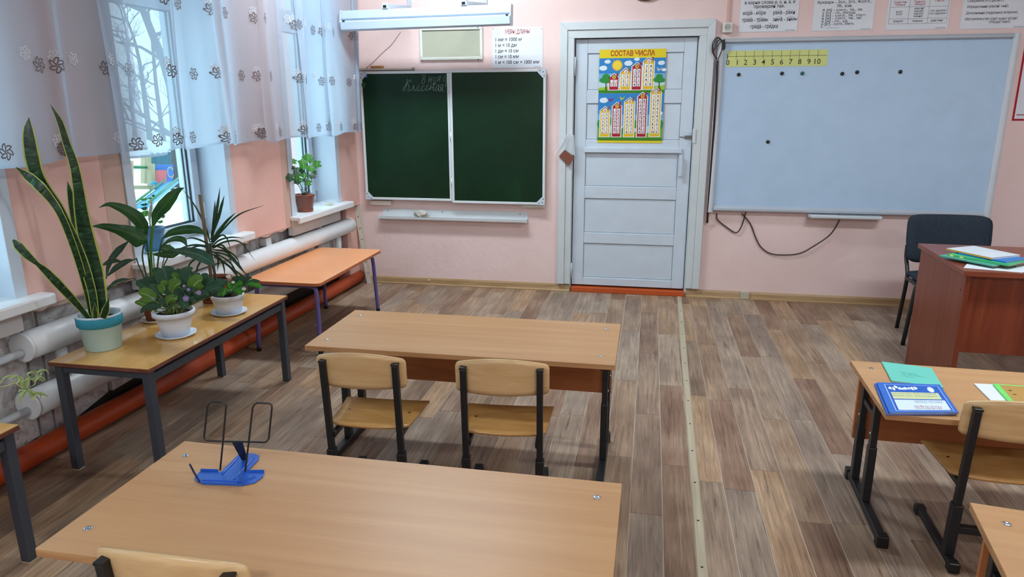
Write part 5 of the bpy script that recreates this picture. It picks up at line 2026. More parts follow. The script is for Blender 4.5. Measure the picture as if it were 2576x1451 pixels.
POT_W = plain('white_plastic_pot', rgb(220, 228, 238), .35, 0, .5)
POT_BR = plain('brown_plastic_pot', rgb(128, 66, 46), .4, 0, .5)
POT_TC = plain('terracotta_pot', rgb(140, 76, 52), .6, 0, .4)


def px4(x, y):
    return 220 + x / 3.374, 450 + y / 3.374


def px5(x, y):
    return 340 + x / 6.047, 640 + y / 6.047


def to_cam(p):
    return (CAM - Vector(p)).normalized()


def blade(par, pts, hw, mat, fold=.25, name='leaf', face=None, n=4, wave=0.):
    P = spline(pts, n)
    H = lerp_list(hw, len(P))
    c = P[len(P) // 2]
    f = Vector(face) if face else to_cam(c)
    return G().ribbon(P, H, f, -fold, wave=wave).build(name, mat, par, world=True)


def pot(par, c, r_top, r_bot, h, mat, rim=.012, lip=.006, soil=.012, seg=32, name='pot', wob=None):
    x, y, z = c
    prof = [(r_bot, 0), (r_bot + (r_top - r_bot) * .5, h * .5), (r_top - lip * .6, h - rim), (r_top + lip * .5, h - rim + .001), (r_top + lip * .5, h - .002), (r_top + lip * .3, h),
            (r_top - .003, h), (r_top - .005, h - soil)]
    G().lathe(prof, (x, y, z), seg, wob=wob, caps='bottom').build(name, mat, par, world=True)
    r2 = r_top - .0055
    G().lathe([(r2, h - soil - .002), (r2 * .6, h - soil + .003), (.0001, h - soil + .004)], (x, y, z), 20).build('soil', SOIL, par, world=True)


def saucer(par, c, r, mat, h=.016, name='saucer', wavy=0.):
    x, y, z = c
    w = (lambda a, z_: 1 + wavy * math.sin(a * 8)) if wavy else None
    G().lathe([(r * .72, 0), (r * .80, .001), (r, h), (r - .004, h), (r * .74, .004), (.0001, .004)], (x, y, z), 36, wob=w).build(name, mat, par, world=True)


# ---- snake plant in a mint pot with a knitted band
sc_ = Vector((-.012, -3.03, TZ))
sn = thing('snake_plant', 'tall snake plant in mint pot with blue band', 'potted plant', sc_)
MINT = plain('mint_painted_pot', rgb(184, 218, 220), .5)
BAND = plain('turquoise_knitted_band', rgb(64, 148, 170), .95, 0, .1, .9, 160.)
H_ = .148
G().lathe([(0.0642, 0), (0.0669, .003), (0.0783, .100), (0.0801, .101), (0.0827, H_ - .006), (0.0836, H_), (0.0792, H_), (0.0774, H_ - .03)], sc_, 40, caps='bottom').build('pot', MINT, sn, world=True)
G().lathe([(0.0801, .100), (0.0849, .104), (0.0867, .125), (0.0867, H_ - .009), (0.0840, H_ - .006)], sc_, 40, caps=False).build('band', BAND, sn, world=True)
G().lathe([(0.0849, H_ - .0065), (0.0862, H_ - .003), (0.0849, H_ + .001), (0.0792, H_ + .001), (0.0779, H_ - .01)], sc_, 40, caps=False).build('rim', WHITE_PVC, sn, world=True)
G().lathe([(0.0779, H_ - .028), (0.0440, H_ - .022), (0.0001, H_ - .02)], sc_, 24).build('soil', SOIL, sn, world=True)
def S(px, py, y, lo=.17):
    return atp(px, py, y, lo)
k_ = 1 / 612.
def sleaf(pts, hw, lo=.17, face=None, fold=.12):
    base = Vector((sc_.x, sc_.y, sc_.z + H_ - .03))
    P = [S(px, py, y, lo if i > 1 else .03) for i, (px, py, y) in enumerate(pts)]
    f = face or (Vector((0, -1, .1)) + Vector((.6, 0, 0)))
    blade(sn, P, [h * k_ for h in hw], SNAKE, fold, face=f, n=5)
sleaf([(258, 800, -3.02), (247, 735, -3.02), (236, 679, -3.02), (217, 601, -3.03), (204, 530, -3.04), (197, 475, -3.05), (186, 415, -3.06), (168, 362, -3.07), (150, 305, -3.08), (127, 263, -3.09)], [13, 19, 22, 20, 16, 13, 11, 9, 7, .5])
sleaf([(250, 798, -2.99), (232, 730, -2.99), (212, 650, -3.0), (195, 586, -3.0), (183, 520, -3.0), (175, 480, -3.0), (170, 457, -3.0)], [10, 12, 12, 11, 10, 6, .5])
sleaf([(240, 798, -3.05), (231, 735, -3.06), (212, 668, -3.08), (188, 606, -3.1), (166, 560, -3.11), (144, 518, -3.12), (115, 478, -3.13), (93, 442, -3.13), (80, 395, -3.14), (73, 350, -3.14), (71, 322, -3.14), (73, 295, -3.14)], [9, 10, 11, 11, 11, 12, 13, 15, 16, 14, 10, .5])
sleaf([(231, 795, -3.04), (217, 730, -3.06), (199, 664, -3.1), (175, 594, -3.14), (152, 540, -3.17), (130, 505, -3.18), (100, 470, -3.2), (71, 444, -3.2), (40, 420, -3.22)], [6, 7, 8, 8, 8, 9, 12, 11, .5], .06)
sleaf([(222, 800, -3.08), (202, 775, -3.1), (174, 744, -3.14), (140, 708, -3.18), (115, 682, -3.2), (94, 664, -3.22), (68, 642, -3.24), (46, 618, -3.25), (33, 603, -3.25)], [6, 8, 10, 11, 9, 5, 10, 11, 3], .05)
sleaf([(240, 802, -3.1), (239, 784, -3.1), (238, 760, -3.1)], [6, 6, .5])
sleaf([(258, 800, -3.09), (266, 780, -3.09), (274, 750, -3.09)], [8, 9, .5])

# ---- peace lily
lc = Vector((-.045, -2.655, TZ))
ll = thing('peace_lily', 'peace lily with broad arching leaves in a brown pot', 'potted plant', lc)
saucer(ll, lc, .068, plain('cream_saucer', rgb(214, 206, 192), .4), .014)
pot(ll, lc + Vector((0, 0, .004)), .058, .042, .105, POT_BR)
def Lp(x, y, dy=0., lo=.04):
    px, py = px4(x, y)
    return atp(px, py, -2.655 + dy, lo)
kl = 1 / 3.374 / 545.
lily = [
    ([(556, 400, 0), (585, 310, 0), (645, 235, -.01), (715, 150, -.01), (768, 98, 0), (822, 74, 0)], [8, 40, 52, 42, 22, 1], LILY, [(545, 860), (538, 640), (548, 470)], 12),
    ([(500, 475, -.02), (470, 400, -.04), (415, 325, -.06), (335, 268, -.08), (250, 232, -.1), (170, 216, -.12), (95, 245, -.13)], [10, 48, 52, 42, 30, 15, 1], LILY, [(530, 860), (515, 640), (503, 520)], 6),
    ([(505, 520, -.04), (450, 505, -.06), (370, 465, -.08), (250, 425, -.12), (130, 402, -.15), (30, 402, -.17)], [22, 82, 66, 38, 24, 1], LILY, [(520, 860), (475, 720), (470, 600), (495, 530)], 6),
    ([(640, 505, .02), (700, 462, .03), (780, 438, .04), (860, 428, .05), (940, 436, .05), (1012, 478, .05)], [6, 26, 36, 38, 28, 1], LILY, [(585, 860), (600, 680), (632, 520)], 6),
    ([(640, 560, .0), (700, 520, .0), (760, 506, .02), (815, 520, .02), (848, 580, .02)], [5, 16, 24, 24, 1], LILY, [(580, 860), (600, 700), (632, 575)], 5),
    ([(720, 606, -.05), (800, 612, -.06), (880, 624, -.07), (960, 650, -.08), (1030, 692, -.09), (1088, 736, -.09)], [12, 30, 44, 50, 36, 1], LILY_B, [(600, 860), (640, 760), (715, 615)], 5),
    ([(160, 850, -.1), (172, 760, -.1), (205, 680, -.11), (270, 600, -.12), (358, 520, -.12)], [4, 14, 24, 26, 1], LILY_B, [], 4),
    ([(175, 820, -.08), (230, 762, -.09), (300, 716, -.1), (350, 692, -.1), (395, 684, -.1)], [6, 20, 24, 15, 1], LILY_B, [(520, 900), (430, 720), (395, 684)], 5),
    ([(655, 645, -.02), (672, 612, -.02), (690, 580, -.01), (704, 556, .0)], [20, 46, 30, 2], LILY, [(590, 860), (640, 720), (655, 650)], 4),
    ([(560, 640, -.03), (640, 640, -.04), (720, 640, -.05), (800, 618, -.05)], [8, 28, 30, 1], LILY, [(570, 860), (565, 740), (560, 650)], 4),
    ([(105, 745, -.14), (180, 706, -.14), (240, 694, -.14), (300, 704, -.14)], [3, 20, 16, 1], LILY_B, [], 4),
    ([(160, 940, -.14), (230, 880, -.14), (300, 852, -.14), (365, 848, -.13)], [3, 14, 11, 1], LILY_B, [(520, 930), (430, 880), (365, 848)], 4),
    ([(610, 610, .06), (660, 580, .08), (720, 600, .08), (760, 640, .08)], [6, 26, 22, 1], LILY, [(580, 860), (600, 720), (610, 620)], 4),
]
for (pts, hw, m, pet, r) in lily:
    blade(ll, [Lp(x, y, d) for x, y, d in pts], [h * kl for h in hw], m, .28, wave=.12)
    if pet:
        PP = [Lp(x, y, 0.0 if i == 0 else pts[0][2] * i / (len(pet) - 1)) for i, (x, y) in enumerate(pet)]
        PP[0] = Vector((lc.x + (PP[0].x - lc.x) * .3, lc.y, TZ + .10))
        G().tube(spline(PP + [Lp(*pts[0])], 4), r * kl, 7).build('petiole', STEM if r > 8 else STEM_D, ll, world=True)
# pale furled spathe
blade(ll, [Lp(535, 400), Lp(528, 330), Lp(538, 250), Lp(550, 180)], [4 * kl, 10 * kl, 12 * kl, 1 * kl], plain('pale_spathe', rgb(196, 204, 186), .6), .5, 'spathe')

# ---- african violet
vc = Vector((.186, -2.835, TZ))
av = thing('african_violet', 'african violet with fuzzy round leaves in a white pot', 'potted plant', vc)
saucer(av, vc, .084, POT_W, .013, wavy=.025)
pot(av, vc + Vector((0, 0, .004)), .082, .054, .112, POT_W, .022, .010, .018)
def Vp(x, y, dy):
    return atp(*px5(x, y), -2.835 + dy, .04)
kv = 1 / 6.047 / 575.
vio = [(500, 480, 420, 190, 92, 0, .03), (420, 410, 268, 268, 62, 0, .05), (640, 470, 590, 350, 60, 1, .0), (830, 430, 850, 250, 88, 0, .02), (850, 560, 1020, 395, 74, 1, -.02),
       (1010, 490, 1110, 345, 52, 0, .04), (1040, 560, 1200, 405, 52, 0, .03), (1090, 600, 1372, 440, 52, 0, .0), (1000, 670, 1322, 505, 44, 0, -.03), (560, 580, 690, 455, 56, 1, -.05),
       (460, 600, 420, 445, 56, 1, -.04), (300, 700, 58, 610, 66, 1, -.05), (235, 560, 18, 470, 60, 0, .0), (330, 560, 110, 395, 58, 0, .04), (390, 630, 215, 500, 44, 0, -.02),
       (330, 870, -10, 735, 32, 1, -.03), (310, 790, 85, 895, 30, 0, -.05), (640, 745, 795, 815, 48, 0, -.07), (600, 610, 775, 530, 52, 0, -.04), (480, 740, 640, 690, 40, 1, -.06),
       (640, 380, 665, 300, 56, 0, .06), (480, 470, 320, 350, 60, 0, .02), (720, 400, 700, 250, 60, 0, .07), (760, 470, 790, 280, 64, 0, .04), (900, 700, 1120, 620, 40, 0, -.04), (620, 560, 540, 420, 60, 0, .0), (700, 600, 760, 440, 56, 0, .01), (560, 640, 480, 520, 50, 0, -.03), (800, 660, 900, 560, 46, 0, -.03), (420, 720, 260, 660, 44, 0, -.02), (700, 700, 620, 600, 50, 0, -.05), (520, 800, 380, 760, 40, 0, -.05), (760, 780, 900, 720, 40, 0, -.05), (380, 820, 200, 780, 36, 0, -.04), (1120, 640, 1290, 590, 36, 0, -.02)]
for (bx, by, tx, ty, hw, kind, dy) in vio:
    b_, t_ = Vp(bx, by, dy * .7), Vp(tx, ty, dy)
    d_ = t_ - b_
    up = Vector((0, 0, .012))
    P = [b_, b_ + d_ * .15 + up * .6, b_ + d_ * .4 + up, b_ + d_ * .7 + up, b_ + d_ * .9 + up * .5, t_]
    h_ = hw * kv * 1.55
    blade(av, P, [h_ * .35, h_ * .85, h_ * 1.05, h_ * .95, h_ * .62, h_ * .1], VIO_L if kind else VIO_D, .18, n=3)
    c0 = Vector((vc.x + rnd.uniform(-.03, .03), vc.y + rnd.uniform(-.02, .02), TZ + .098))
    G().tube(spline([c0, (c0 + b_) / 2 + Vector((0, 0, .004)), b_ + d_ * .12], 3), .0026, 6).build('petiole', plain('pale_petiole', rgb(120, 140, 74), .6), av, world=True)
VFL = plain('violet_petal', rgb(140, 118, 186), .7)
VEYE = plain('yellow_stamen', rgb(220, 196, 70), .6)
for (x, y, s) in ((772, 668, 1.), (810, 535, .6), (968, 580, .8), (742, 478, .5), (270, 668, .45)):
    c = Vp(x, y, -.085)
    f = to_cam(c)
    r0 = f.cross(Vector((0, 0, 1))).normalized()
    u0 = r0.cross(f)
    fl = None
    for q in range(5):
        a = q * 2 * math.pi / 5 + x
        dv = r0 * math.cos(a) + u0 * math.sin(a)
        P = [c + dv * .002 * s, c + dv * .007 * s + f * .002, c + dv * .0125 * s + f * .001]
        G().ribbon(P, [.002 * s, .0062 * s, .003 * s], f, .1).build('petal', VFL, av, world=True)
    G().ball(c + f * .002, .0028 * s, 8, 5).build('stamen', VEYE, av, world=True)

# ---- dracaena with stake
dc = Vector((.03, -2.29, TZ))
dn = thing('dracaena', 'spiky dracaena in a terracotta pot tied to a wooden stake', 'potted plant', dc)
pot(dn, dc + Vector((0, 0, .002)), .088, .058, .118, POT_TC, .026, .010, .02)
G().lathe([(.066, 0), (.068, .012), (.060, .014)], dc, 28).build('foot_tray', POT_TC, dn, world=True)
def Dp(x, y, dy=0.):
    return atp(*px4(x, y), -2.29 + dy, .035)
kd = 1 / 3.374 / 495.
crown = [(1045, 560), (1055, 620), (1075, 790)]
G().tube(spline([Vector((dc.x + .01, dc.y, TZ + .09)), Dp(1072, 760), Dp(1050, 640), Dp(1042, 545)], 4), [.007] * 13, 8).build('cane', plain('dracaena_cane', rgb(74, 72, 56), .8), dn, world=True)
drl = [[(1055, 480), (1085, 330), (1108, 200), (1125, 70)], [(1060, 500), (1072, 380), (1080, 270), (1082, 180)], [(1055, 480), (1110, 330), (1140, 220), (1162, 140)],
       [(1050, 540), (1110, 450), (1190, 350), (1262, 284)], [(1060, 540), (1150, 430), (1290, 300), (1500, 224)], [(1040, 540), (1010, 430), (920, 240), (800, 78)],
       [(1040, 560), (960, 520), (880, 500), (810, 520)], [(1050, 580), (1120, 520), (1220, 495), (1330, 502)], [(1060, 580), (1180, 530), (1300, 540), (1425, 695)],
       [(1060, 590), (1140, 560), (1200, 640), (1222, 720)], [(1060, 600), (1180, 620), (1280, 720), (1340, 800)], [(1070, 620), (1190, 650), (1300, 760), (1390, 850)],
       [(1040, 600), (960, 640), (830, 660), (700, 745)], [(1040, 620), (960, 700), (930, 760), (915, 820)], [(1050, 640), (980, 680), (940, 740), (930, 800)],
       [(1060, 640), (1130, 680), (1160, 760), (1165, 830)], [(1070, 620), (1200, 700), (1260, 790), (1290, 880)], [(1045, 590), (930, 570), (800, 640), (740, 720)],
       [(1040, 570), (900, 560), (780, 600), (720, 690)], [(1075, 640), (1230, 760), (1340, 850), (1380, 960)], [(1050, 520), (1075, 400), (1095, 300), (1100, 232)],
       [(1060, 560), (1150, 590), (1260, 660), (1300, 760)], [(1050, 610), (1100, 640), (1110, 720), (1100, 790)], [(1075, 660), (1200, 740), (1270, 820), (1320, 850)],
       [(1050, 560), (1130, 480), (1180, 500), (1220, 612)], [(1040, 610), (900, 690), (860, 740), (850, 800)]]
for i, P in enumerate(drl):
    dy = rnd.uniform(-.05, .06)
    pts = [Dp(x, y, dy * k / 3) for k, (x, y) in enumerate(P)]
    w = 13 if i in (0, 1, 2, 3, 20) else 8
    blade(dn, pts, [w * .7 * kd, w * kd, w * .8 * kd, .6 * kd], DRAC, .35, n=5)
st_ = [Vector((dc.x - .03, dc.y + .02, TZ + .09)), at(503, 489, -2.285)]
G().bar(st_[0], st_[1], .017, .008, (0, 1, 0)).build('stake', wood('grey_stake', rgb(146, 130, 104), rgb(116, 100, 78), (30, 30, 3), .7), dn, bev=.001, world=True)

# ---- small daisy like plant in a white pot
yc_ = Vector((.222, -2.485, TZ))
dp = thing('daisy_plant', 'low leafy plant with tiny white flowers in a white pot', 'potted plant', yc_)
saucer(dp, yc_, .084, POT_W, .013, wavy=.02)
pot(dp, yc_ + Vector((0, 0, .004)), .074, .058, .092, POT_W, .02, .004, .012, wob=lambda a, z: 1 + .008 * math.sin(a * 16))
def Yp(x, y, dy):
    return atp(*px5(x, y), -2.485 + dy, .04)
ky = 1 / 6.047 / 515.
for (bx, by, tx, ty, hw, dy) in ((1400, 570, 1150, 600, 44, -.05), (1420, 560, 1260, 630, 40, -.06), (1480, 550, 1620, 610, 52, -.06), (1450, 520, 1560, 330, 44, .03), (1560, 470, 1780, 350, 34, .0), (1600, 480, 1905, 405, 36, .0), (1700, 460, 1945, 510, 38, -.01),
                                 (1340, 530, 1150, 480, 40, .0), (1400, 480, 1390, 380, 30, .04), (1450, 540, 1400, 470, 50, -.03), (1520, 520, 1640, 430, 44, -.02), (1500, 560, 1680, 560, 46, -.05), (1380, 560, 1330, 640, 36, -.065), (1540, 480, 1640, 330, 36, .04), (1440, 520, 1500, 440, 44, .0)):
    b_, t_ = Yp(bx, by, dy * .7), Yp(tx, ty, dy)
    d_ = t_ - b_
    up = Vector((0, 0, .008))
    h_ = hw * ky
    blade(dp, [b_, b_ + d_ * .25 + up, b_ + d_ * .45 + up, b_ + d_ * .65 + up, b_ + d_ * .85 + up * .5, t_], [h_ * .3, h_, h_ * .75, h_ * 1.05, h_ * .6, h_ * .1], BRIGHT if dy < 0 else VIO_D, .2, n=2)
    c0 = Vector((yc_.x + rnd.uniform(-.02, .02), yc_.y, TZ + .085))
    G().tube([c0, b_, b_ + d_ * .1], .0018, 5).build('petiole', STEM, dp, world=True)
WP = plain('white_petal', rgb(228, 230, 228), .6)
for (x, y, s) in ((1420, 335, 1.), (1490, 422, .7), (1655, 522, .8)):
    c = Yp(x, y, -.06)
    f = to_cam(c)
    r0 = f.cross(Vector((0, 0, 1))).normalized()
    u0 = r0.cross(f)
    for q in range(9):
        a = q * 2 * math.pi / 9
        dv = r0 * math.cos(a) + u0 * math.sin(a) * .8
        G().ribbon([c, c + dv * .007 * s, c + dv * .012 * s], [.001, .0028 * s, .0014 * s], f, 0.).build('petal', WP, dp, world=True)
    G().ball(c + f * .001, .0032 * s, 8, 5).build('stamen', VEYE, dp, world=True)
    G().tube([c, Yp(x - 10, 560, -.03)], .0012, 5).build('flower_stalk', STEM, dp, world=True)


# ---- leafy plant on the sill by the chalkboard
def lobed(par, c, r, mat, tilt=0., n=5, face=None, asp=1., name='leaf'):
    f = Vector(face).normalized() if face else to_cam(c)
    r0 = f.cross(Vector((0, 0, 1))).normalized()
    u0 = r0.cross(f)
    c = Vector(c)
    vs, uv = [c + f * r * .12], [(.5, .5)]
    m = n * 4
    for k in range(m):
        a = 2 * math.pi * k / m + tilt
        q = 1. if k % 4 == 0 else (.86 if k % 4 in (1, 3) else .70)
        if k == m // 2:
            q = .35
        vs.append(c + r0 * math.cos(a) * r * q + u0 * math.sin(a) * r * q * asp + f * (.06 * r * (k % 2)))
        uv.append((.5 + .5 * math.cos(a), .5 + .5 * math.sin(a)))
    fs = [(0, k + 1, (k + 1) % m + 1) for k in range(m)]
    return G().add(vs, fs, 0, True, uv).build(name, mat, par, world=True)


ps2 = LW(.845, -.025, .7165)
iv = thing('sill_plant', 'bright leafy plant in a brown pot on the sill by the chalkboard', 'potted plant', ps2)
G().lathe([(.052, 0), (.054, .002), (.055, .020), (.052, .022), (.054, .024), (.068, .105), (.070, .106), (.073, .110), (.073, .118), (.069, .120), (.066, .120), (.064, .100)], ps2, 32, caps='bottom').build('pot', POT_BR, iv, world=True)
G().lathe([(.064, .104), (.03, .108), (.0001, .109)], ps2, 20).build('soil', SOIL, iv, world=True)
def Ip(x, y, dn=0.):
    return atn(700 + x / 5.18, 320 + y / 5.18, -.025 + dn)
ki = 1 / 5.18 / 385.
for i, (x, y, r, dk, dn_) in enumerate(((385, 400, 66, 0, 0), (320, 462, 58, 0, .02), (200, 446, 42, 0, -.02), (508, 482, 54, 0, .0), (428, 540, 50, 0, .02), (332, 512, 52, 0, .03), (222, 572, 62, 1, .04), (170, 528, 36, 1, .03), (158, 655, 54, 1, .05), (250, 640, 50, 0, .03),
                                         (442, 635, 48, 1, .04), (286, 690, 40, 0, .0), (392, 720, 46, 0, .03), (246, 712, 42, 1, .05), (340, 628, 46, 0, -.03), (300, 570, 40, 1, .01), (470, 590, 34, 1, .0), (420, 430, 44, 0, -.04), (360, 690, 38, 1, .05))):
    c = Ip(x, y, dn_)
    lobed(iv, c, r * ki * 1.3, DARKIVY if dk else BRIGHT, rnd.uniform(-.5, .5), 5, to_cam(c) + Vector((rnd.uniform(-.4, .4), rnd.uniform(-.3, .3), rnd.uniform(.2, .7))), rnd.uniform(.75, 1.))
    b0 = Vector((ps2.x + rnd.uniform(-.02, .02), ps2.y + rnd.uniform(-.02, .02), ps2.z + .106))
    G().tube(spline([b0, (b0 + c) / 2 + Vector((rnd.uniform(-.006, .006), 0, .006)), c], 3), .0014, 5).build('stalk', plain('brown_stalk', rgb(92, 84, 52), .7), iv, world=True)

# ---- blue pot on the second window sill
pb2 = LW(2.295, -.085, .7165)
bp_ = thing('blue_pot_plant', 'thin round leaved seedling in a blue pot on the middle sill', 'potted plant', pb2)
BLUEPOT = plain('dull_blue_pot', rgb(70, 120, 158), .45)
saucer(bp_, pb2, .058, plain('clear_white_saucer', rgb(206, 220, 222), .3), .012)
pot(bp_, pb2 + Vector((0, 0, .004)), .058, .044, .125, BLUEPOT, .020, .004, .012)
def Bp(x, y, dn=0.):
    return atn(300 + x / 5.8, 330 + y / 5.8, -.085 + dn)
kb_ = 1 / 5.8 / 470.
for (x, y, r, asp, m) in ((368, 995, 56, .34, BRIGHT), (452, 978, 40, .34, BRIGHT), (372, 1070, 60, .3, DARKIVY), (372, 1128, 52, .5, DARKIVY), (372, 1205, 82, .55, BRIGHT), (640, 1245, 44, .55, DARKIVY), (604, 1322, 52, .45, BRIGHT), (500, 942, 24, .8, DARKIVY), (378, 1325, 32, .3, DARKIVY), (455, 852, 14, .6, DARKIVY)):
    c = Bp(x, y)
    lobed(bp_, c, r * kb_, m, .3, 4, to_cam(c), asp)
    b0 = pb2 + Vector((0, 0, .118))
    G().tube(spline([b0, Bp((440 + x) / 2 + 20, (1370 + y) / 2), c], 4), .0010, 5).build('stalk', plain('pale_stalk', rgb(176, 160, 120), .7), bp_, world=True)

# ---- plastic box with yellow erasers on the first sill
bx = LW(.52, -.005, .7165)
pbx = thing('plastic_box', 'clear plastic box holding small yellow pieces on the window sill', 'box', bx)
g = G()
cx, cy, cz = bx
def trb(z, a, b):
    return [LW(.52 + sx * a, -.005 + sy * b, .7165 + z) for sx, sy in ((1, -1), (1, 1), (-1, 1), (-1, -1))]
r0, r1, r2, r3 = trb(.0, .048, .034), trb(.032, .060, .045), trb(.032, .057, .042), trb(.0015, .046, .032)
g.add(r0 + r1 + r2 + r3, [(3, 2, 1, 0), (0, 1, 5, 4), (1, 2, 6, 5), (2, 3, 7, 6), (3, 0, 4, 7), (4, 5, 9, 8), (5, 6, 10, 9), (6, 7, 11, 10), (7, 4, 8, 11), (12, 13, 14, 15)])
g.build('tray', CLEAR, pbx, world=True)
for (ds, dn_, rz_, c_) in ((.02, .0, .3, (226, 206, 120)), (.005, .018, 1., (230, 212, 130)), (-.015, .004, -.5, (120, 180, 190)), (-.008, -.014, .8, (230, 226, 190))):
    p = LW(.52 + ds, -.005 + dn_, .7165 + .0105)
    d_ = Vector((math.cos(rz_), math.sin(rz_), 0))
    o = G().bar(p - d_ * .011, p + d_ * .011, .014, .012).build('small_piece', plain('piece_%d_%d' % c_[:2], rgb(*c_), .5), pbx, bev=.002, world=True)

# ---- spider plant on the near table with its runner reaching over the radiator
sp0 = Vector((-.02, -4.06, TZ))
spp = thing('spider_plant', 'spider plant whose pale striped plantlet hangs over the lower radiator pipe', 'potted plant', sp0)
pot(spp, sp0, .07, .05, .11, POT_W)
def Pp(x, y, n=.13):
    return atn(x / 8.06, 900 + y / 8.06, n)
base_ = sp0 + Vector((0, 0, .10))
G().tube(spline([base_, Vector((-.04, -3.85, .72)), Vector((-.06, -3.6, .56)), Pp(-60, 580), Pp(150, 560), Pp(300, 520), Pp(480, 630)], 6), .0022, 6).build('runner', plain('pale_runner', rgb(206, 206, 140), .6), spp, world=True)
spl = [([(480, 620), (380, 420), (250, 372), (100, 392), (2, 520)], 10), ([(330, 530), (388, 440), (350, 372), (270, 380), (178, 432)], 8), ([(350, 530), (295, 476), (210, 470)], 7), ([(530, 620), (548, 480), (590, 385)], 24), ([(430, 490), (560, 432), (640, 432), (706, 470), (700, 540), (590, 602)], 7),
       ([(600, 445), (735, 392), (752, 310), (690, 245)], 10), ([(740, 350), (660, 288), (565, 318), (575, 378), (655, 388)], 9), ([(750, 300), (820, 252), (940, 252), (990, 325)], 10), ([(700, 480), (780, 402), (870, 400), (926, 470)], 9), ([(760, 440), (850, 450), (886, 490)], 8), ([(820, 260), (836, 318), (800, 372)], 9),
       ([(520, 640), (425, 760), (425, 925)], 14), ([(560, 640), (680, 740), (655, 862)], 22), ([(640, 700), (780, 712), (880, 740), (972, 782)], 14), ([(720, 730), (818, 742), (822, 830)], 8), ([(510, 650), (400, 660), (380, 690)], 8), ([(540, 670), (478, 740), (470, 805)], 9), ([(690, 730), (765, 792)], 8), ([(450, 560), (420, 420), (400, 390)], 20), ([(580, 650), (640, 790), (600, 760)], 10)]
ks = 1 / 8.06 / 625.
for (P, w) in spl:
    n0 = .13 + rnd.uniform(-.015, .02)
    pts = [Pp(x, y, n0) for x, y in P]
    blade(spp, pts, [w * 1.2 * ks, w * 2.0 * ks, w * .6 * ks] if len(pts) > 2 else [w * ks, w * .5 * ks], SPIDER, .3, n=4)
for k in range(12):
    a = k * 2.4
    d_ = Vector((math.cos(a), math.sin(a), 0))
    if d_.y > .3:
        d_.y *= .4
    blade(spp, [base_, base_ + d_ * .06 + Vector((0, 0, .1)), base_ + d_ * .14 + Vector((0, 0, .11)), base_ + d_ * .2 + Vector((0, 0, .04))], [.005, .008, .006, .001], SPIDER, .3)

# ================================================================== OUTSIDE THE WINDOWS
GZ = -.75
def snow():
    t = NT('snow')
    b = t.bsdf(rgb(240, 244, 248), .8, 0, .2)
    mp = t.coords()
    nz = t.noise(mp, .6, 5., .6)
    r = t.ramp([(.35, rgb(222, 230, 238)), (.65, rgb(246, 248, 250))])
    t.l(nz, 0, r, 0)
    t.l(r, 0, b, 'Base Color')
    t.bump(nz, 0, b, .4, .2)
    return t.m
gr = G()
NX, NY = 40, 60
vs, fs = [], []
rg = random.Random(4)
for j in range(NY + 1):
    for i in range(NX + 1):
        x = -.62 - 60 * (i / NX) ** 1.5
        y = -14 + 84 * j / NY
        vs.append((x, y, GZ + .12 * math.sin(x * .7 + y * .4) * min(1, i / 4) + rg.uniform(-.03, .03)))
for j in range(NY):
    for i in range(NX):
        q = j * (NX + 1) + i
        fs.append((q, q + NX + 1, q + NX + 2, q + 1))
gr.add(vs, fs, 0, True)
o = gr.build('snow_ground', snow(), origin=(-20, 10, GZ))
tag(o, 'snow covered school yard outside the windows', 'ground', kind='structure')
def OW(px, py, n):
    return atn(px, py, n)
def slabq(name, pts, mat, par, ext=(-.06, .02, 0)):
    G().prism(pts, ext).build(name, mat, par, world=True)
CREAMP = plain('cream_post_paint', rgb(156, 146, 110), .6)
PBLUE = plain('playhouse_blue', rgb(22, 88, 160), .5)
PRED = plain('playhouse_red', rgb(190, 78, 78), .5)
n0 = -10.
pg = thing('play_house', 'blue and red playground house with cream posts and a slide outside', 'playground', OW(390, 476, n0))
def rect(px0, px1, py0, py1, n):
    return [OW(px0, py1, n), OW(px1, py1, n), OW(px1, py0, n), OW(px0, py0, n)]
slabq('blue_wall', rect(388, 436, 414, 468, n0), PBLUE, pg)
slabq('red_panel', rect(392, 419, 428, 460, n0 + .12), PRED, pg, (-.03, .01, 0))
cpos = OW(421, 447, n0 + .13)
e_ = (OW(431, 447, n0 + .13) - OW(421, 447, n0 + .13))
G().text('С', cpos, e_.normalized(), (0, 0, 1), .27, None, 'LEFT').build('letter', plain('cream_letter', rgb(150, 144, 110), .6), pg, world=True)
for (x0, x1, y0, y1, n) in ((326, 336, 404, 470, n0 + .3), (364, 381, 390, 462, n0 - .6), (381, 390, 412, 468, n0 + .2)):
    slabq('post', rect(x0, x1, y0, y1, n), CREAMP, pg, (-.16, .06, 0))
slabq('beam', rect(334, 388, 467, 476, n0 + .1), CREAMP, pg, (-.1, .03, 0))
slabq('red_post', rect(322, 332, 412, 462, n0 + .35), PRED, pg, (-.1, .03, 0))
GRNB = plain('green_rail_paint', rgb(20, 110, 66), .5)
G().tube([OW(332, 420, n0), OW(382, 421, n0)], .035, 8).build('cross_bar', GRNB, pg, world=True)
CY = plain('cyan_slide', rgb(60, 146, 176), .45)
sl0, sl1 = OW(416, 458, n0 + .3), OW(334, 520, -8.2)
wv = Vector((.14, .31, .01))
G().add([sl0, sl1, sl1 + wv, sl0 + wv, sl0 - Vector((0, 0, .06)), sl1 - Vector((0, 0, .06)), sl1 + wv - Vector((0, 0, .06)), sl0 + wv - Vector((0, 0, .06))],
        [(0, 1, 2, 3), (7, 6, 5, 4), (0, 4, 5, 1), (1, 5, 6, 2), (2, 6, 7, 3), (3, 7, 4, 0)]).build('slide_chute', CY, pg, world=True)
for w in (Vector((0, 0, 0)), wv):
    G().tube([sl0 + w + Vector((0, 0, .06)), sl1 + w + Vector((0, 0, .04))], .024, 8).build('slide_rail', GRNB, pg, world=True)
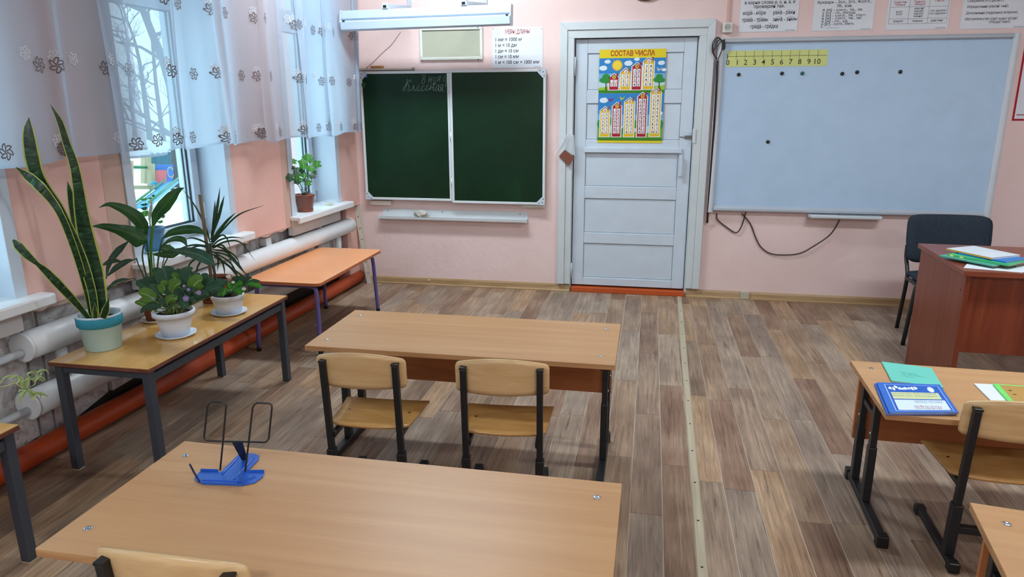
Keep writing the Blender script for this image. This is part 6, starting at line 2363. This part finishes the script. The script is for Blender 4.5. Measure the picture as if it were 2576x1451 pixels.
G().tube(spline([OW(381, 466, n0 + .4), OW(382, 460, n0 + .4), OW(388, 458, n0 + .4), OW(397, 464, n0 + .4), OW(401, 476, n0 + .4)], 5), .03, 8).build('hand_rail', CY, pg, world=True)
ty = thing('tyre', 'grey half buried tyre beside the playground slide outside', 'tyre', OW(414, 482, n0 - .9))
cc = OW(414, 476, n0 - .9)
ax = Vector((.5, -.85, 0)).normalized()
rr_ = [cc + (Vector((0, 0, 1)) * math.sin(a * math.pi / 8) + ax.cross(Vector((0, 0, 1))) * math.cos(a * math.pi / 8)) * .17 for a in range(16)]
G().tube(rr_, .075, 10, closed=True).build('tread', plain('grey_rubber', rgb(58, 60, 66), .8), ty, world=True)
tf = thing('teal_shed', 'teal boarded shed behind the playground house outside', 'shed', OW(410, 470, -14))
TEALP = plain('teal_board_paint', rgb(40, 88, 100), .7)
a0, a1 = OW(384, 470, -14), OW(440, 470, -14)
for k in range(8):
    p0, p1 = a0.lerp(a1, k / 8), a0.lerp(a1, (k + .94) / 8)
    zt_ = OW(384, 388, -14).z + (k % 2) * .03
    G().prism([p0, p1, Vector((p1.x, p1.y, zt_)), Vector((p0.x, p0.y, zt_))], (-.05, .03, 0)).build('board', TEALP, tf, world=True)
ptop = [Vector((a0.x, a0.y, OW(384, 388, -14).z)), Vector((a1.x, a1.y, OW(384, 388, -14).z))]
G().prism([ptop[0] + Vector((-.1, -.1, .03)), ptop[1] + Vector((.1, .1, .03)), ptop[1] + Vector((-1.6, .6, .4)), ptop[0] + Vector((-1.8, .4, .4))], (0, 0, .08)).build('roof', plain('snowy_roof', rgb(226, 232, 238), .8), tf, world=True)

BARK = plain('grey_bark', rgb(76, 74, 74), .9)
def bare_tree(label, base, h, seed, r0=.16):
    t = thing('bare_tree', label, 'tree', base, group='bare winter trees in the yard')
    r = random.Random(seed)
    tk = [base + Vector((0, 0, -.3)), base + Vector((r.uniform(-.1, .1), r.uniform(-.1, .1), h * .35)), base + Vector((r.uniform(-.3, .3), r.uniform(-.3, .3), h * .7)), base + Vector((r.uniform(-.5, .5), r.uniform(-.5, .5), h))]
    P = spline(tk, 4)
    G().tube(P, [r0 * (1 - .85 * k / (len(P) - 1)) for k in range(len(P))], 8).build('trunk', BARK, t, world=True)
    g = G()
    def grow(p, d, ln, rad, lev):
        q = p + d * ln
        m_ = (p + q) / 2 + Vector((r.uniform(-.1, .1), r.uniform(-.1, .1), r.uniform(-.05, .12))) * ln
        g.tube([p, m_, q], [rad, rad * .75, rad * .5], 4, cap=False)
        if lev:
            for _ in range(r.choice((2, 3))):
                dd = (d + Vector((r.uniform(-.8, .8), r.uniform(-.8, .8), r.uniform(-.2, .6)))).normalized()
                grow(p.lerp(q, r.uniform(.4, 1)), dd, ln * r.uniform(.5, .72), rad * .5, lev - 1)
    for k in range(11):
        p = P[int(2 + (len(P) - 3) * k / 11)]
        a = r.uniform(0, 6.28)
        grow(p, Vector((math.cos(a), math.sin(a), r.uniform(.2, .9))).normalized(), h * r.uniform(.18, .32), r0 * .3, 3)
    g.build('branches', BARK, t, world=True)
bare_tree('grey bare tree trunk just beyond the blue playground house', OW(445, 446, -11) * 1., 7., 2, .17)
for k, (px, n, h, lab) in enumerate(((350, -30, 9., 'bare winter tree far behind the playground posts'), (420, -26, 9., 'bare winter tree farthest out in the yard'), (385, -20, 6.5, 'bare winter tree at the near end of the yard'))):
    p = OW(px, 420, n)
    bare_tree(lab, Vector((p.x, p.y, GZ)), h, 20 + k, .15)
hb_ = thing('yard_building', 'ochre and grey low building seen through the window by the chalkboard', 'building', OW(745, 405, -20))
p0, p1 = OW(715, 400, -20), OW(775, 400, -20)
zz = [GZ - 1.5, OW(745, 396, -20).z, OW(745, 372, -20).z, OW(745, 352, -20).z, OW(745, 346, -20).z + 2.5]
ex = Vector((-3, 2, 0))
for (za, zb, c_) in ((zz[0], zz[1], (100, 100, 98)), (zz[1], zz[2], (60, 72, 92)), (zz[2], zz[3], (110, 80, 50)), (zz[3], zz[4], (100, 86, 72))):
    G().prism([Vector((p0.x, p0.y, za)), Vector((p1.x, p1.y, za)), Vector((p1.x, p1.y, zb)), Vector((p0.x, p0.y, zb))], ex).build('wall_band', plain('band_%d_%d' % c_[:2], rgb(*c_), .7), hb_, world=True)
p0, p1 = OW(728, 384, -19.7), OW(758, 384, -19.7)
for k in range(4):
    a, b = p0.lerp(p1, k / 4), p0.lerp(p1, (k + .7) / 4)
    za, zb = OW(745, 391, -19.7).z, OW(745, 378, -19.7).z
    G().prism([Vector((a.x, a.y, za)), Vector((b.x, b.y, za)), Vector((b.x, b.y, zb)), Vector((a.x, a.y, zb))], (-.1, .05, 0)).build('window', plain('yard_window', rgb(60, 74, 96), .2), hb_, world=True)
G().prism([p0 + Vector((-.5, -1, zz[4] - p0.z)), p1 + Vector((.5, 1, zz[4] - p0.z)), p1 + Vector((-3, 3, zz[4] - p0.z)), p0 + Vector((-4, 1, zz[4] - p0.z))], (0, 0, .3)).build('roof', plain('snowy_roof', rgb(226, 232, 238), .8), hb_, world=True)

# ================================================================== CEILING LAMPS
DIFF = NT('lamp_diffuser')
_e = DIFF.n('ShaderNodeEmission')
_e.inputs[0].default_value = LAMP_COL + (1,)
_e.inputs[1].default_value = 3.0
DIFF.l(_e, 0, DIFF.out, 0)
DIFF = DIFF.m
LPOS = [(.85, -1.1, 'over the low orange table'), (3.9, -2.7, 'over the desks before the whiteboard'), (.95, -6.7, 'behind the viewer towards the windows'), (3.9, -6.7, 'behind the viewer towards the side wall')]
for (x, y, where) in LPOS:
    t = thing('ceiling_lamp', 'lit rectangular ceiling lamp ' + where, 'lamp', (x, y, 2.87), group='ceiling lamps')
    G().box(x - .62, x + .62, y - .15, y + .15, 2.89, 2.948).build('housing', LM, t, bev=.004, world=True)
    G().box(x - .60, x + .60, y - .13, y + .13, 2.872, 2.89).build('diffuser', DIFF, t, world=True)
    ld = bpy.data.lights.new('ceiling_lamp_light', 'AREA')
    ld.shape = 'RECTANGLE'
    ld.size, ld.size_y = 1.2, .26
    ld.energy = LAMP_W
    ld.color = LAMP_COL
    lo_ = bpy.data.objects.new('ceiling_lamp_light', ld)
    col.objects.link(lo_)
    lo_.location = (x, y, 2.868)
